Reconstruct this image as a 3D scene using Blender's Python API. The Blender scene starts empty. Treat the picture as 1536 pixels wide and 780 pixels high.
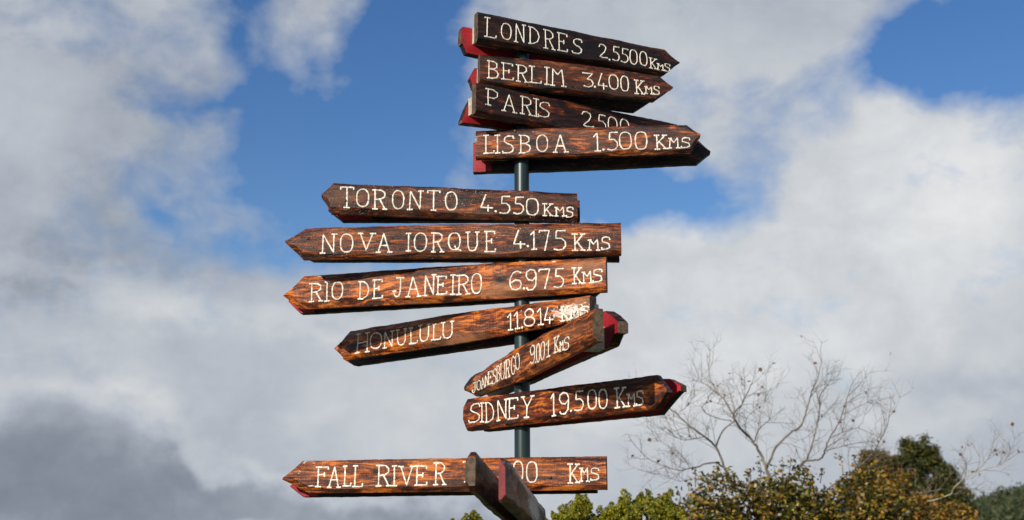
import bpy, math, random
import numpy as np
from mathutils import Vector, Matrix, noise as mnoise

scn = bpy.context.scene
col = scn.collection
R = math.radians

# ---------------------------------------------------------------- camera
cam_d = bpy.data.cameras.new('camera')
cam = bpy.data.objects.new('camera', cam_d); col.objects.link(cam)
cam.location = (-0.039, -4.57, 1.60)
cam.rotation_euler = (math.pi/2 + math.atan(450/1800), 0, 0)
cam_d.sensor_width = 36.0
cam_d.lens = 36.0*1800/1536
cam_d.clip_end = 6000
cam_d.dof.use_dof = True
cam_d.dof.focus_distance = 4.6
cam_d.dof.aperture_fstop = 4.0
scn.camera = cam
scn.view_settings.view_transform = 'Standard'
scn.view_settings.look = 'None'
scn.view_settings.exposure = 0.0
scn.view_settings.gamma = 1.0

# ---------------------------------------------------------------- sun and sky
SUN_AZ, SUN_EL = R(-31), R(22.3)        # azimuth measured from behind the camera, towards the left
sdir = Vector((math.sin(SUN_AZ)*math.cos(SUN_EL), -math.cos(SUN_AZ)*math.cos(SUN_EL), math.sin(SUN_EL)))
sun_d = bpy.data.lights.new('sun', 'SUN'); sun = bpy.data.objects.new('sun', sun_d); col.objects.link(sun)
sun_d.energy = 4.8; sun_d.angle = R(0.5); sun_d.color = (1.0, 0.93, 0.82)
sun.rotation_euler = sdir.to_track_quat('Z', 'Y').to_euler()
sun.location = (-4, -6, 8)

class NT:
    """small helper to wire node trees"""
    def __init__(s, tree): s.t = tree; s.n = tree.nodes; s.l = tree.links
    def node(s, kind, **kw):
        nd = s.n.new(kind)
        for k, v in kw.items(): setattr(nd, k, v)
        return nd
    def put(s, sock, v):
        if isinstance(v, bpy.types.NodeSocket): s.l.new(v, sock)
        elif v is not None:
            if hasattr(sock, 'default_value'):
                if sock.type == 'RGBA' and len(v) == 3: v = (*v, 1)
                sock.default_value = v
    def m(s, op, a, b=None, c=None, clamp=False):
        nd = s.node('ShaderNodeMath', operation=op, use_clamp=clamp)
        s.put(nd.inputs[0], a); s.put(nd.inputs[1], b); s.put(nd.inputs[2], c)
        return nd.outputs[0]
    def v(s, op, a, b=None):
        nd = s.node('ShaderNodeVectorMath', operation=op)
        s.put(nd.inputs[0], a)
        if op == 'SCALE': s.put(nd.inputs['Scale'], b)
        else: s.put(nd.inputs[1], b)
        return nd.outputs['Value'] if op in ('LENGTH', 'DISTANCE', 'DOT_PRODUCT') else nd.outputs[0]
    def noise(s, vec, scale, detail=4, rough=.55, dist=0.0, color=False):
        nd = s.node('ShaderNodeTexNoise'); s.put(nd.inputs['Vector'], vec)
        nd.inputs['Scale'].default_value = scale; nd.inputs['Detail'].default_value = detail
        nd.inputs['Roughness'].default_value = rough; nd.inputs['Distortion'].default_value = dist
        return nd.outputs['Color' if color else 'Fac']
    def ramp(s, fac, stops, interp='LINEAR'):
        nd = s.node('ShaderNodeValToRGB'); e = nd.color_ramp.elements; nd.color_ramp.interpolation = interp
        while len(e) < len(stops): e.new(0.5)
        for el, (p, c) in zip(e, stops): el.position = p; el.color = (*c, 1) if len(c) == 3 else c
        s.put(nd.inputs[0], fac); return nd.outputs[0]
    def mix(s, fac, a, b, mode='MIX'):
        nd = s.node('ShaderNodeMix', data_type='RGBA', blend_type=mode)
        s.put(nd.inputs['Factor'], fac); s.put(nd.inputs['A'], None); s.put(nd.inputs[6], a); s.put(nd.inputs[7], b)
        return nd.outputs[2]
    def rng(s, v, a, b, c=0.0, d=1.0, smooth=True):
        nd = s.node('ShaderNodeMapRange', interpolation_type='SMOOTHSTEP' if smooth else 'LINEAR')
        s.put(nd.inputs[0], v)
        for i, x in enumerate((a, b, c, d)): nd.inputs[i+1].default_value = x
        return nd.outputs[0]

CLOUDS = [(-14.0, 22.0, 2.18, 0.78, 10, 0.4), (-5.6, 16.8, 1.87, 0.62, 0, 0.25), (21.5, 21.4, 1.56, 0.62, 0, 0.6), (20.8, 23.0, 0.94, 0.78, 0, 0.5), (-20.4, 23.5, 2.18, 0.87, 10, -0.3), (-17.0, 20.5, 1.4, 0.62, 0, -0.5), (-16.4, 16.3, 1.56, 0.87, 0, -0.6), (-13.7, 14.9, 1.72, 0.81, 0, -0.4), (-18.3, 17.3, 1.87, 0.78, 10, -0.2), (14.4, 21.6, 2.18, 0.94, -10, -0.25), (15.5, 19.7, 1.56, 1.25, 0, -0.2), (-23.2, 18.6, 9.36, 10.3, 0, 0.95), (-15.7, 23.6, 3.43, 2.81, 20, 0.75), (-14.4, 18.4, 3.43, 1.87, -20, 0.8), (-12.5, 15.9, 2.81, 2.34, 0, 0.9), (-17.2, 22.3, 3.74, 1.87, 0, 0.5), (-11.2, 12.8, 6.24, 1.87, 0, 0.6), (-20.4, 6.9, 15.6, 8.11, 0, 1.2), (-9.0, 25.1, 2.5, 2.5, -25, 0.85), (-11.4, 22.5, 1.87, 1.09, 30, 0.25), (-13.0, 24.8, 1.4, 2.81, 0, -0.7), (-7.0, 19.6, 5.3, 3.43, 0, -1.0), (-4.7, 24.4, 1.87, 2.81, 0, -0.9), (-11.2, 19.7, 1.87, 1.87, 0, -0.5), (-13.9, 20.4, 1.72, 0.5, 0, -0.5), (-6.8, 15.8, 3.74, 1.72, 0, -0.9), (-9.9, 18.2, 1.87, 1.87, 0, -0.3), (-1.6, 23.5, 2.18, 3.43, 0, 0.38), (-3.8, 21.0, 2.18, 2.18, 0, 0.4), (-2.6, 18.1, 1.56, 1.56, 0, 0.25), (-7.0, 22.1, 1.4, 0.81, 20, 0.45), (-5.6, 19.0, 2.18, 0.5, 30, 0.3), (6.2, 24.3, 5.93, 2.81, 10, 0.7), (13.9, 23.5, 6.86, 3.12, 0, 0.85), (17.4, 19.2, 4.68, 3.43, 0, 0.5), (9.8, 21.0, 2.34, 1.25, 25, -0.3), (11.4, 19.5, 1.25, 1.4, 0, -0.3), (5.4, 17.1, 4.68, 1.56, -15, -1.3), (11.3, 17.5, 1.87, 1.87, 0, 0.3), (3.4, 18.1, 1.87, 1.25, 0, -0.5), (22.8, 22.4, 3.43, 2.34, 30, -1.35), (20.7, 22.1, 2.18, 1.4, 30, -0.6), (24.9, 24.1, 2.81, 1.25, 0, -0.3), (20.0, 21.0, 1.56, 0.94, 0, -0.3), (15.4, 13.2, 12.48, 6.86, 0, 1.1), (22.5, 16.9, 5.62, 3.43, 0, 0.9), (7.8, 10.4, 5.62, 3.74, 0, 0.8), (-2.2, 8.6, 15.6, 4.99, 0, 1.1), (13.4, 6.0, 15.6, 4.68, 0, 1.2), (-10.3, 14.3, 1.87, 0.78, 20, -0.3), (-16.1, 16.3, 0.94, 0.56, 0, -0.2), (-6.7, 12.4, 6.24, 1.87, 0, 0.35), (-0.6, 25.3, 2.5, 1.87, 0, 0.3), (23.3, 18.5, 2.5, 1.87, 0, 0.5), (20.9, 24.2, 1.87, 0.94, 0, 0.3)]
CLOUD_TONE = [(-20.5, 18.0, 9.36, 7.49, 0, -0.08), (-20.6, 12.6, 6.24, 2.81, 8, -0.16), (17.1, 15.0, 9.36, 5.3, 0, 0.0), (7.3, 6.7, 14.04, 5.3, 0, 0.12), (15.3, 12.3, 10.92, 6.24, 0, 0.04), (-20.4, 3.4, 4.06, 2.5, -20, -0.12), (-13.8, 8.4, 8.11, 2.81, 0, -0.05), (-13.5, 4.4, 3.74, 2.18, 0, -0.1), (-6.6, 6.1, 6.24, 2.81, 0, 0.12), (-4.0, 3.3, 3.43, 1.25, 0, -0.16), (-14.8, 11.1, 3.43, 1.09, -12, 0.22), (-16.0, 6.5, 1.87, 2.18, -30, 0.16), (-19.9, 7.4, 2.81, 0.78, -10, 0.14), (-20.8, 17.7, 6.86, 4.99, 0, 0.02), (-16.8, 8.3, 6.24, 1.87, 0, 0.03), (-24.5, 19.8, 3.74, 4.68, 0, 0.08), (14.0, 15.5, 10.3, 5.3, 0, 0.22), (11.2, 22.8, 7.8, 2.5, 0, 0.04), (21.6, 15.8, 4.06, 3.43, 0, 0.18), (18.0, 7.3, 3.74, 1.4, 0, -0.12), (22.0, 8.0, 1.4, 0.78, -20, 0.16), (11.1, 7.6, 3.74, 1.87, 0, 0.14), (4.2, 8.6, 3.74, 3.12, 0, 0.06), (21.4, 4.0, 4.99, 2.18, 0, -0.06), (-5.4, 9.9, 4.99, 1.56, 0, 0.04), (-19.3, 22.0, 6.24, 1.87, 20, -0.04), (12.0, 19.3, 4.06, 1.87, 20, -0.1)]
CLOUD_LAYER = [(-21.2, 3.4, 4.99, 3.28, -10, 1.0), (-17.8, 2.3, 2.81, 1.87, 0, 0.6), (-12.8, 1.9, 3.74, 1.25, 0, 0.6), (-3.7, 2.0, 5.93, 1.4, 5, 0.72), (-21.9, 11.6, 6.55, 1.87, 8, 0.46), (-8.6, 10.4, 4.06, 1.25, -15, 0.42), (19.3, 6.4, 5.62, 1.25, 10, 0.36)]


world = bpy.data.worlds.new('World'); scn.world = world; world.use_nodes = True
nt = NT(world.node_tree); nt.n.clear()
sky = nt.node('ShaderNodeTexSky', sky_type='NISHITA')
sky.sun_disc = False; sky.sun_elevation = SUN_EL; sky.sun_rotation = math.atan2(sdir.x, sdir.y)
sky.air_density = 1.0; sky.dust_density = 0.4; sky.ozone_density = 1.6
tc = nt.node('ShaderNodeTexCoord')
sep = nt.node('ShaderNodeSeparateXYZ'); nt.l.new(tc.outputs['Generated'], sep.inputs[0])
az = nt.m('MULTIPLY', nt.m('ARCTAN2', sep.outputs[0], sep.outputs[1]), 57.29578)
el = nt.m('MULTIPLY', nt.m('ARCSINE', sep.outputs[2]), 57.29578)
cmb = nt.node('ShaderNodeCombineXYZ'); nt.put(cmb.inputs[0], az); nt.put(cmb.inputs[1], el)
P0 = cmb.outputs[0]
dirv = tc.outputs['Generated']
def warp(vec, scale, amt):
    n = nt.noise(dirv, scale, 3, .55, color=True)
    return nt.v('ADD', vec, nt.v('MULTIPLY', nt.v('SUBTRACT', n, (.5, .5, .5)), (amt, amt, 0)))
PW = warp(warp(P0, 6.0, 7.0), 22.0, 2.4)
def blobs(vec, lst):
    tot = None
    for (a, e, ra, re, rot, amp) in lst:
        q = nt.node('ShaderNodeVectorMath', operation='MULTIPLY_ADD')
        nt.l.new(vec, q.inputs[0]); kx, ky = 1/(ra*1.25), 1/(re*1.25)
        q.inputs[1].default_value = (kx, ky, 0); q.inputs[2].default_value = (-a*kx, -e*ky, 0)
        d2 = nt.v('DOT_PRODUCT', q.outputs[0], q.outputs[0])
        g = nt.m('MULTIPLY', nt.m('EXPONENT', nt.m('MULTIPLY', d2, -1.0)), amp)
        tot = g if tot is None else nt.m('ADD', tot, g)
    return tot
dens = nt.m('MINIMUM', blobs(PW, [b for b in CLOUDS if b[5] > 0]), 1.0)
dens = nt.m('ADD', dens, blobs(PW, [b for b in CLOUDS if b[5] < 0]))
# beyond the patch of sky that is mapped above, the same broken cloud goes on
outside = nt.m('MULTIPLY', nt.rng(nt.v('LENGTH', nt.v('SUBTRACT', P0, (0, 14, 0))), 26, 42), 0.36)
dens = nt.m('ADD', dens, outside)
sq = nt.v('MULTIPLY', dirv, (1, 1, 1.5))
n_big = nt.noise(sq, 5.0, 6, .6, .3)
n_fin = nt.noise(sq, 13.0, 9, .62, .35)
dens = nt.m('ADD', dens, nt.m('MULTIPLY', nt.m('SUBTRACT', n_big, .5), 1.1))
dens = nt.m('ADD', dens, nt.m('MULTIPLY', nt.m('SUBTRACT', n_fin, .5), 1.3))
dens = nt.m('ADD', dens, nt.m('MULTIPLY', nt.rng(el, 9, 3), .7))       # broken cloud closes up towards the horizon
n_det = nt.noise(nt.v('MULTIPLY', dirv, (1, 1, 1.3)), 34.0, 8, .6, .3)
dens = nt.m('ADD', dens, nt.m('MULTIPLY', nt.m('SUBTRACT', n_det, .5), .45))
cover = nt.rng(dens, 0.10, 0.90, 0, 1, False)
tone = blobs(PW, CLOUD_TONE)
# nearer, thicker layers: grey bodies with a brighter lit rim
PL = warp(warp(P0, 9.0, 4.5), 30.0, 2.0)
lay = nt.m('ADD', blobs(PL, CLOUD_LAYER), nt.m('MULTIPLY', nt.m('SUBTRACT', nt.noise(sq, 20.0, 7, .6, .3), .5), .55))
body = nt.rng(lay, .36, .76)
rim = nt.m('MULTIPLY', nt.rng(lay, .18, .42), nt.m('SUBTRACT', 1.0, body))
tone = nt.m('ADD', tone, nt.m('ADD', nt.m('MULTIPLY', body, -.21), nt.m('MULTIPLY', rim, .13)))
n_t = nt.noise(sq, 9.0, 5, .55, .4)
tone = nt.m('ADD', tone, nt.m('MULTIPLY', nt.m('SUBTRACT', n_det, .5), .22))
tone = nt.m('ADD', nt.m('ADD', tone, nt.m('MULTIPLY', nt.m('SUBTRACT', n_t, .5), .40)), .58)
cl_col = nt.ramp(tone, [(0.0, (1.3, 1.55, 1.9)), (.28, (2.4, 2.75, 3.3)), (.52, (4.2, 4.6, 5.25)), (.8, (5.9, 6.2, 6.55)), (1.0, (7.8, 7.9, 8.0))])
hsv = nt.node('ShaderNodeHueSaturation'); nt.l.new(sky.outputs[0], hsv.inputs['Color'])
hsv.inputs['Saturation'].default_value = 1.32; hsv.inputs['Hue'].default_value = .512; hsv.inputs['Value'].default_value = 1.10
skyc = hsv.outputs[0]
both = nt.mix(cover, skyc, cl_col)
bg = nt.node('ShaderNodeBackground'); nt.l.new(both, bg.inputs[0]); bg.inputs[1].default_value = 0.1
wo = nt.node('ShaderNodeOutputWorld'); nt.l.new(bg.outputs[0], wo.inputs[0])

# ---------------------------------------------------------------- object helpers
def link(o, parent=None):
    col.objects.link(o)
    if parent is not None: o.parent = parent
    return o
def tag(o, label=None, cat=None, group=None, kind=None):
    if label: o['label'] = label
    if cat: o['category'] = cat
    if group: o['group'] = group
    if kind: o['kind'] = kind
    return o
def mesh_obj(name, verts, faces, mats, parent=None, fmat=None, smooth=None, loc=None):
    me = bpy.data.meshes.new(name)
    me.from_pydata([tuple(v) for v in verts], [], faces)
    for m_ in (mats if isinstance(mats, (list, tuple)) else [mats]): me.materials.append(m_)
    if fmat is not None: me.polygons.foreach_set('material_index', fmat)
    if smooth is not None:
        me.polygons.foreach_set('use_smooth', [True]*len(me.polygons))
        me.set_sharp_from_angle(angle=R(smooth))
    me.update()
    o = bpy.data.objects.new(name, me); link(o, parent)
    if loc: o.location = loc
    return o
def quads_obj(name, V, mats, parent=None, fmat=None, smooth=False):
    """V: (n,4,3) array of separate quads"""
    n = len(V); me = bpy.data.meshes.new(name)
    me.vertices.add(n*4); me.vertices.foreach_set('co', np.ascontiguousarray(V, dtype=np.float32).ravel())
    me.loops.add(n*4); me.loops.foreach_set('vertex_index', np.arange(n*4, dtype=np.int32))
    me.polygons.add(n); me.polygons.foreach_set('loop_start', np.arange(0, n*4, 4, dtype=np.int32))
    me.polygons.foreach_set('loop_total', np.full(n, 4, dtype=np.int32))
    for m_ in (mats if isinstance(mats, (list, tuple)) else [mats]): me.materials.append(m_)
    if fmat is not None: me.polygons.foreach_set('material_index', np.asarray(fmat, dtype=np.int32))
    me.update(calc_edges=True); me.validate()
    o = bpy.data.objects.new(name, me); return link(o, parent)
class Geo:
    def __init__(s): s.v = []; s.f = []
    def tube(s, pts, rad, n=8, cap=True, rough=0.0, seed=0):
        pts = [Vector(p) for p in pts]; b = len(s.v); rr = random.Random(seed)
        if not isinstance(rad, (list, tuple)): rad = [rad]*len(pts)
        prev = None
        for i, p in enumerate(pts):
            t = (pts[min(i+1, len(pts)-1)] - pts[max(i-1, 0)]).normalized()
            a = prev if prev is not None else (Vector((0, 0, 1)) if abs(t.z) < .8 else Vector((1, 0, 0)))
            x = (a - t*a.dot(t)); x = x.normalized() if x.length > 1e-6 else t.orthogonal().normalized()
            prev = x; y = t.cross(x)
            for k in range(n):
                an = 2*math.pi*k/n; r = rad[i]*(1+rough*(rr.random()-.5))
                s.v.append(p + x*math.cos(an)*r + y*math.sin(an)*r)
        for i in range(len(pts)-1):
            for k in range(n):
                q = b+i*n; s.f.append((q+k, q+(k+1) % n, q+n+(k+1) % n, q+n+k))
        if cap:
            s.f.append(tuple(b+k for k in range(n))[::-1]); s.f.append(tuple(b+(len(pts)-1)*n+k for k in range(n)))
    def box(s, lo, hi, jit=0, rr=random):
        b = len(s.v)
        for z in (lo[2], hi[2]):
            for x, y in ((lo[0], lo[1]), (hi[0], lo[1]), (hi[0], hi[1]), (lo[0], hi[1])):
                s.v.append(Vector((x+(rr.random()-.5)*jit, y+(rr.random()-.5)*jit, z+(rr.random()-.5)*jit)))
        for q in ((3, 2, 1, 0), (4, 5, 6, 7), (0, 1, 5, 4), (1, 2, 6, 5), (2, 3, 7, 6), (3, 0, 4, 7)): s.f.append(tuple(b+i for i in q))
    def obj(s, name, mats, parent=None, smooth=None, loc=None): return mesh_obj(name, s.v, s.f, mats, parent, smooth=smooth, loc=loc)

# ---------------------------------------------------------------- materials
def new_mat(name):
    m_ = bpy.data.materials.new(name); m_.use_nodes = True
    n = NT(m_.node_tree); bs = n.n['Principled BSDF']; return m_, n, bs
def bump(n, bs, h, strength, dist):
    b = n.node('ShaderNodeBump'); b.inputs['Strength'].default_value = strength; b.inputs['Distance'].default_value = dist
    n.l.new(h, b.inputs['Height']); n.l.new(b.outputs[0], bs.inputs['Normal'])

def wood(name, seed, bright=1.0, shift=0.0, fleck=0.0, saw=0.0, pale=0.0, patches=()):
    """stained, varnished plank: dark bands with orange early wood, worn flecks and old paint patches"""
    m_, n, bs = new_mat(name)
    tc = n.node('ShaderNodeTexCoord'); O = n.v('ADD', tc.outputs['Object'], (seed*3.1, 0, seed*1.7))
    O = n.v('ADD', O, n.v('MULTIPLY', n.v('SUBTRACT', n.noise(O, 7.0, 3, .6, color=True), (.5, .5, .5)), (.02, .0, .016)))
    O = n.v('MULTIPLY', O, ((.75+.5*(seed*.37 % 1)), 1, (.7+.6*(seed*.61 % 1))))
    kr = random.Random(seed*7.7); dark = None
    for _ in range(3):
        mp = n.node('ShaderNodeMapping', vector_type='TEXTURE'); mp.inputs['Location'].default_value = (kr.uniform(-.75, .5), 0, kr.uniform(-.035, .035))
        kz = kr.uniform(.010, .018); mp.inputs['Scale'].default_value = (kz*1.6, 10, kz); n.l.new(tc.outputs['Object'], mp.inputs['Vector'])
        wv = n.v('ADD', mp.outputs[0], n.v('MULTIPLY', n.v('SUBTRACT', n.noise(tc.outputs['Object'], 40.0, 2, .5, color=True), (.5, .5, .5)), (.6, 0, .6)))
        d2 = n.v('DOT_PRODUCT', wv, wv); gs = n.m('EXPONENT', n.m('MULTIPLY', d2, -.28))
        O = n.v('ADD', O, n.v('MULTIPLY', n.v('SCALE', wv, gs), (.004, 0, .013)))
        core = n.m('EXPONENT', n.m('MULTIPLY', d2, -2.6)); dark = core if dark is None else n.m('ADD', dark, core)
    low = n.noise(n.v('MULTIPLY', O, (2.4, 3, 10)), 1.0, 4, .55, .4)
    sep = n.node('ShaderNodeSeparateXYZ'); n.l.new(O, sep.inputs[0])
    band = n.m('MULTIPLY_ADD', n.m('SINE', n.m('ADD', n.m('MULTIPLY', sep.outputs[2], 260.0), n.m('MULTIPLY', low, 60.0))), .5, .5)
    band = n.m('POWER', band, 2.0)
    streak = n.noise(n.v('MULTIPLY', O, (7.0, 30, 75)), 1.0, 8, .70, .5)
    big = n.noise(n.v('MULTIPLY', O, (5.0, 6, 17)), 1.0, 6, .66, 1.2)
    fine = n.noise(n.v('MULTIPLY', O, (40, 120, 420)), 1.0, 5, .7)
    sawn = n.noise(n.v('MULTIPLY', O, (240, 60, 18)), 1.0, 4, .7)
    tot = n.m('ADD', n.m('ADD', n.m('MULTIPLY', band, .14), n.m('MULTIPLY', streak, .85)), n.m('MULTIPLY', big, 1.0))
    tot = n.m('ADD', tot, n.m('MULTIPLY', n.m('SUBTRACT', fine, .5), .45))
    tot = n.m('ADD', tot, n.m('MULTIPLY', n.m('SUBTRACT', sawn, .5), saw*1.5))
    tot = n.m('ADD', n.m('SUBTRACT', tot, n.m('MULTIPLY', dark, .38)), -.455+shift)
    k = bright
    c = n.ramp(tot, [(.28, (.009*k, .0042*k, .004*k)), (.41, (.032*k, .0095*k, .0058*k)), (.52, (.068*k, .0155*k, .0065*k)),
                     (.62, (.22*k, .044*k, .006*k)), (.76, (.56*k, .155*k, .018*k))])
    if pale:                                                # pale varnish glare painted into the colour, also greyed weathering
        gp = n.m('MULTIPLY', n.rng(n.noise(n.v('MULTIPLY', O, (3.5, 4, 13)), 1.0, 4, .6), .46, .66), pale)
        c = n.mix(gp, c, (.30, .125, .055))
    if fleck:
        spots = n.rng(n.noise(n.v('MULTIPLY', O, (120, 120, 210)), 1.0, 3, .7), .60, .68)
        where = n.rng(n.noise(n.v('MULTIPLY', O, (4, 4, 15)), 1.0, 4, .6), .44, .66)
        c = n.mix(n.m('MULTIPLY', n.m('MULTIPLY', spots, where), fleck), c, (.52, .46, .40))
    rough_paint = None
    for (px, pz, rx, rz, amt) in patches:
        mp = n.node('ShaderNodeMapping', vector_type='TEXTURE'); mp.inputs['Location'].default_value = (px, 0, pz)
        mp.inputs['Scale'].default_value = (rx, 10, rz); n.l.new(tc.outputs['Object'], mp.inputs['Vector'])
        g = n.m('EXPONENT', n.m('MULTIPLY', n.v('DOT_PRODUCT', mp.outputs[0], mp.outputs[0]), -1.0))
        fl = n.m('ADD', n.m('MULTIPLY', n.noise(n.v('MULTIPLY', O, (90, 60, 150)), 1.0, 5, .75, .6), 1.9), -.5)
        msk = n.rng(n.m('ADD', n.m('MULTIPLY', g, amt), n.m('MULTIPLY', fl, .9)), .98, 1.08)
        c = n.mix(msk, c, (.66, .60, .52))
    n.l.new(c, bs.inputs['Base Color'])
    ro = n.rng(n.noise(n.v('MULTIPLY', O, (9, 9, 40)), 1.0, 4, .6), .3, .7, .33, .56)
    n.l.new(ro, bs.inputs['Roughness'])
    bs.inputs['Specular IOR Level'].default_value = .34
    h = n.m('ADD', n.m('MULTIPLY', streak, .6), n.m('ADD', n.m('MULTIPLY', fine, .5), n.m('MULTIPLY', sawn, .35)))
    bump(n, bs, h, .75, .005)
    return m_

def plain(name, c1, c2, scale=20, rough=.6, metal=0, bmp=.2, bd=.002, spec=.5, stretch=(1, 1, 1), lo=.35, hi=.65):
    m_, n, bs = new_mat(name)
    tc = n.node('ShaderNodeTexCoord'); O = n.v('MULTIPLY', tc.outputs['Object'], stretch)
    f = n.noise(O, scale, 6, .65, .3)
    n.l.new(n.mix(n.rng(f, lo, hi), c1, c2), bs.inputs['Base Color'])
    bs.inputs['Roughness'].default_value = rough; bs.inputs['Metallic'].default_value = metal
    bs.inputs['Specular IOR Level'].default_value = spec
    if bmp: bump(n, bs, f, bmp, bd)
    return m_
def red_paint():
    m_, n, bs = new_mat('worn_red_paint'); tc = n.node('ShaderNodeTexCoord'); O = tc.outputs['Object']
    c = n.mix(n.rng(n.noise(O, 14, 6, .65), .3, .7), (.42, .010, .020), (.26, .007, .014))
    chip = n.rng(n.noise(n.v('MULTIPLY', O, (30, 60, 60)), 1.0, 7, .72, .6), .60, .64)
    c = n.mix(chip, c, (.085, .030, .020)); n.l.new(c, bs.inputs['Base Color']); bs.inputs['Roughness'].default_value = .52
    bump(n, bs, n.noise(n.v('MULTIPLY', O, (12, 60, 90)), 1.0, 6, .7), .5, .003); return m_
M_RED = red_paint()
M_REDOLD = plain('faded_red_end_paint', (.24, .022, .026), (.13, .018, .018), 45, .7, bmp=.6, bd=.004)
M_END = plain('weathered_end_grain', (.125, .078, .042), (.040, .026, .015), 60, .75, bmp=.6, bd=.004)
M_CREAM = plain('aged_cream_paint', (.62, .55, .43), (.40, .34, .26), 35, .6)
M_LET = plain('cream_lettering_paint', (.82, .76, .63), (.38, .30, .21), 130, .55, bmp=.7, bd=.0015, lo=.50, hi=.74)
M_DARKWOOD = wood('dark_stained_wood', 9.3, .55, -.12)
M_SCREW = plain('dark_rusty_steel', (.05, .035, .03), (.015, .012, .011), 90, .5, metal=.6)
M_POLE = plain('dark_green_metal_paint', (.022, .040, .040), (.014, .026, .028), 14, .36, metal=.25, bmp=.12, stretch=(1, 1, .35))
def red_end_shade(name, lo, hi):
    """red inner face, its shade between lo and hi painted in as dark wood"""
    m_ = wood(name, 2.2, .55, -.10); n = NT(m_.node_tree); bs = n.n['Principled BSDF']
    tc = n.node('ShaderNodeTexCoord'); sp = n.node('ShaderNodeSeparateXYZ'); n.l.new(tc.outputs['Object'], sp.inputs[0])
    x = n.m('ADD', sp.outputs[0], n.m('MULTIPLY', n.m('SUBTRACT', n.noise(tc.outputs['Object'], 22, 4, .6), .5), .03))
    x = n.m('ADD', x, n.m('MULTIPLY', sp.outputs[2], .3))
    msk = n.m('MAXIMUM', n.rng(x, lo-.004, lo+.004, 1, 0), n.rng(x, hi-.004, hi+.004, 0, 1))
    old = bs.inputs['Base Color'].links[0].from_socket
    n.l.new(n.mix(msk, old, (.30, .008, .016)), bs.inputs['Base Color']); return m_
M_OLDWOOD = wood('weathered_olive_brown_wood', 4.4, .75, -.02, fleck=.5, pale=.5)
# ---------------------------------------------------------------- lawn
def grass_mat():
    m_, n, bs = new_mat('lawn_grass'); tc = n.node('ShaderNodeTexCoord'); O = tc.outputs['Object']
    a = n.noise(O, .35, 5, .6); b = n.noise(O, 9, 6, .7)
    c = n.mix(n.rng(a, .35, .65), (.050, .085, .018), (.085, .095, .030))
    c = n.mix(n.rng(b, .3, .7), c, (.030, .050, .012))
    n.l.new(c, bs.inputs['Base Color']); bs.inputs['Roughness'].default_value = .9
    bump(n, bs, b, .6, .03); return m_
def build_lawn():
    V = []; F = []; rs = [0, 1, 2, 3, 5, 8, 12, 18, 27, 40, 70, 120, 220, 420, 900, 1800, 3500]; N = 48
    for i, r in enumerate(rs):
        for k in range(N):
            a = 2*math.pi*k/N; x, y = r*math.cos(a), r*math.sin(a)
            V.append((x, y, .04*mnoise.noise(Vector((x*.3, y*.3, 0)))*(r > 1) if r < 200 else 0))
    for i in range(len(rs)-1):
        for k in range(N): F.append((i*N+k, i*N+N+k, i*N+N+(k+1) % N, i*N+(k+1) % N))
    o = mesh_obj('ground', V, F, grass_mat()); tag(o, kind='structure')
build_lawn()

# ---------------------------------------------------------------- sign post
g = Geo(); zs = [0.0, .6, 1.2, 1.8, 2.4, 3.0, 3.5, 3.715]
g.tube([(0, 0, z) for z in zs], .0300, 40)
post = g.obj('pole', M_POLE, smooth=40)
post.name = 'pole'
root = bpy.data.objects.new('sign_post', None); link(root)
tag(root, 'dark green round metal post that carries all the wooden direction boards', 'sign post')
post.parent = root
g = Geo(); g.tube([(0, 0, 3.7155), (0, 0, 3.735), (0, 0, 3.742)], [.0325, .0325, .022], 28); g.obj('pole_cap', M_POLE, root, smooth=40)
g = Geo(); g.box((-.13, -.13, .0), (.13, .13, .055)); g.obj('base_plate', M_POLE, root)
for sx in (-1, 1):
    for sy in (-1, 1):
        g = Geo(); g.tube([(sx*.1, sy*.1, .055), (sx*.1, sy*.1, .075)], .012, 6); g.obj('bolt', M_SCREW, root)

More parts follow.
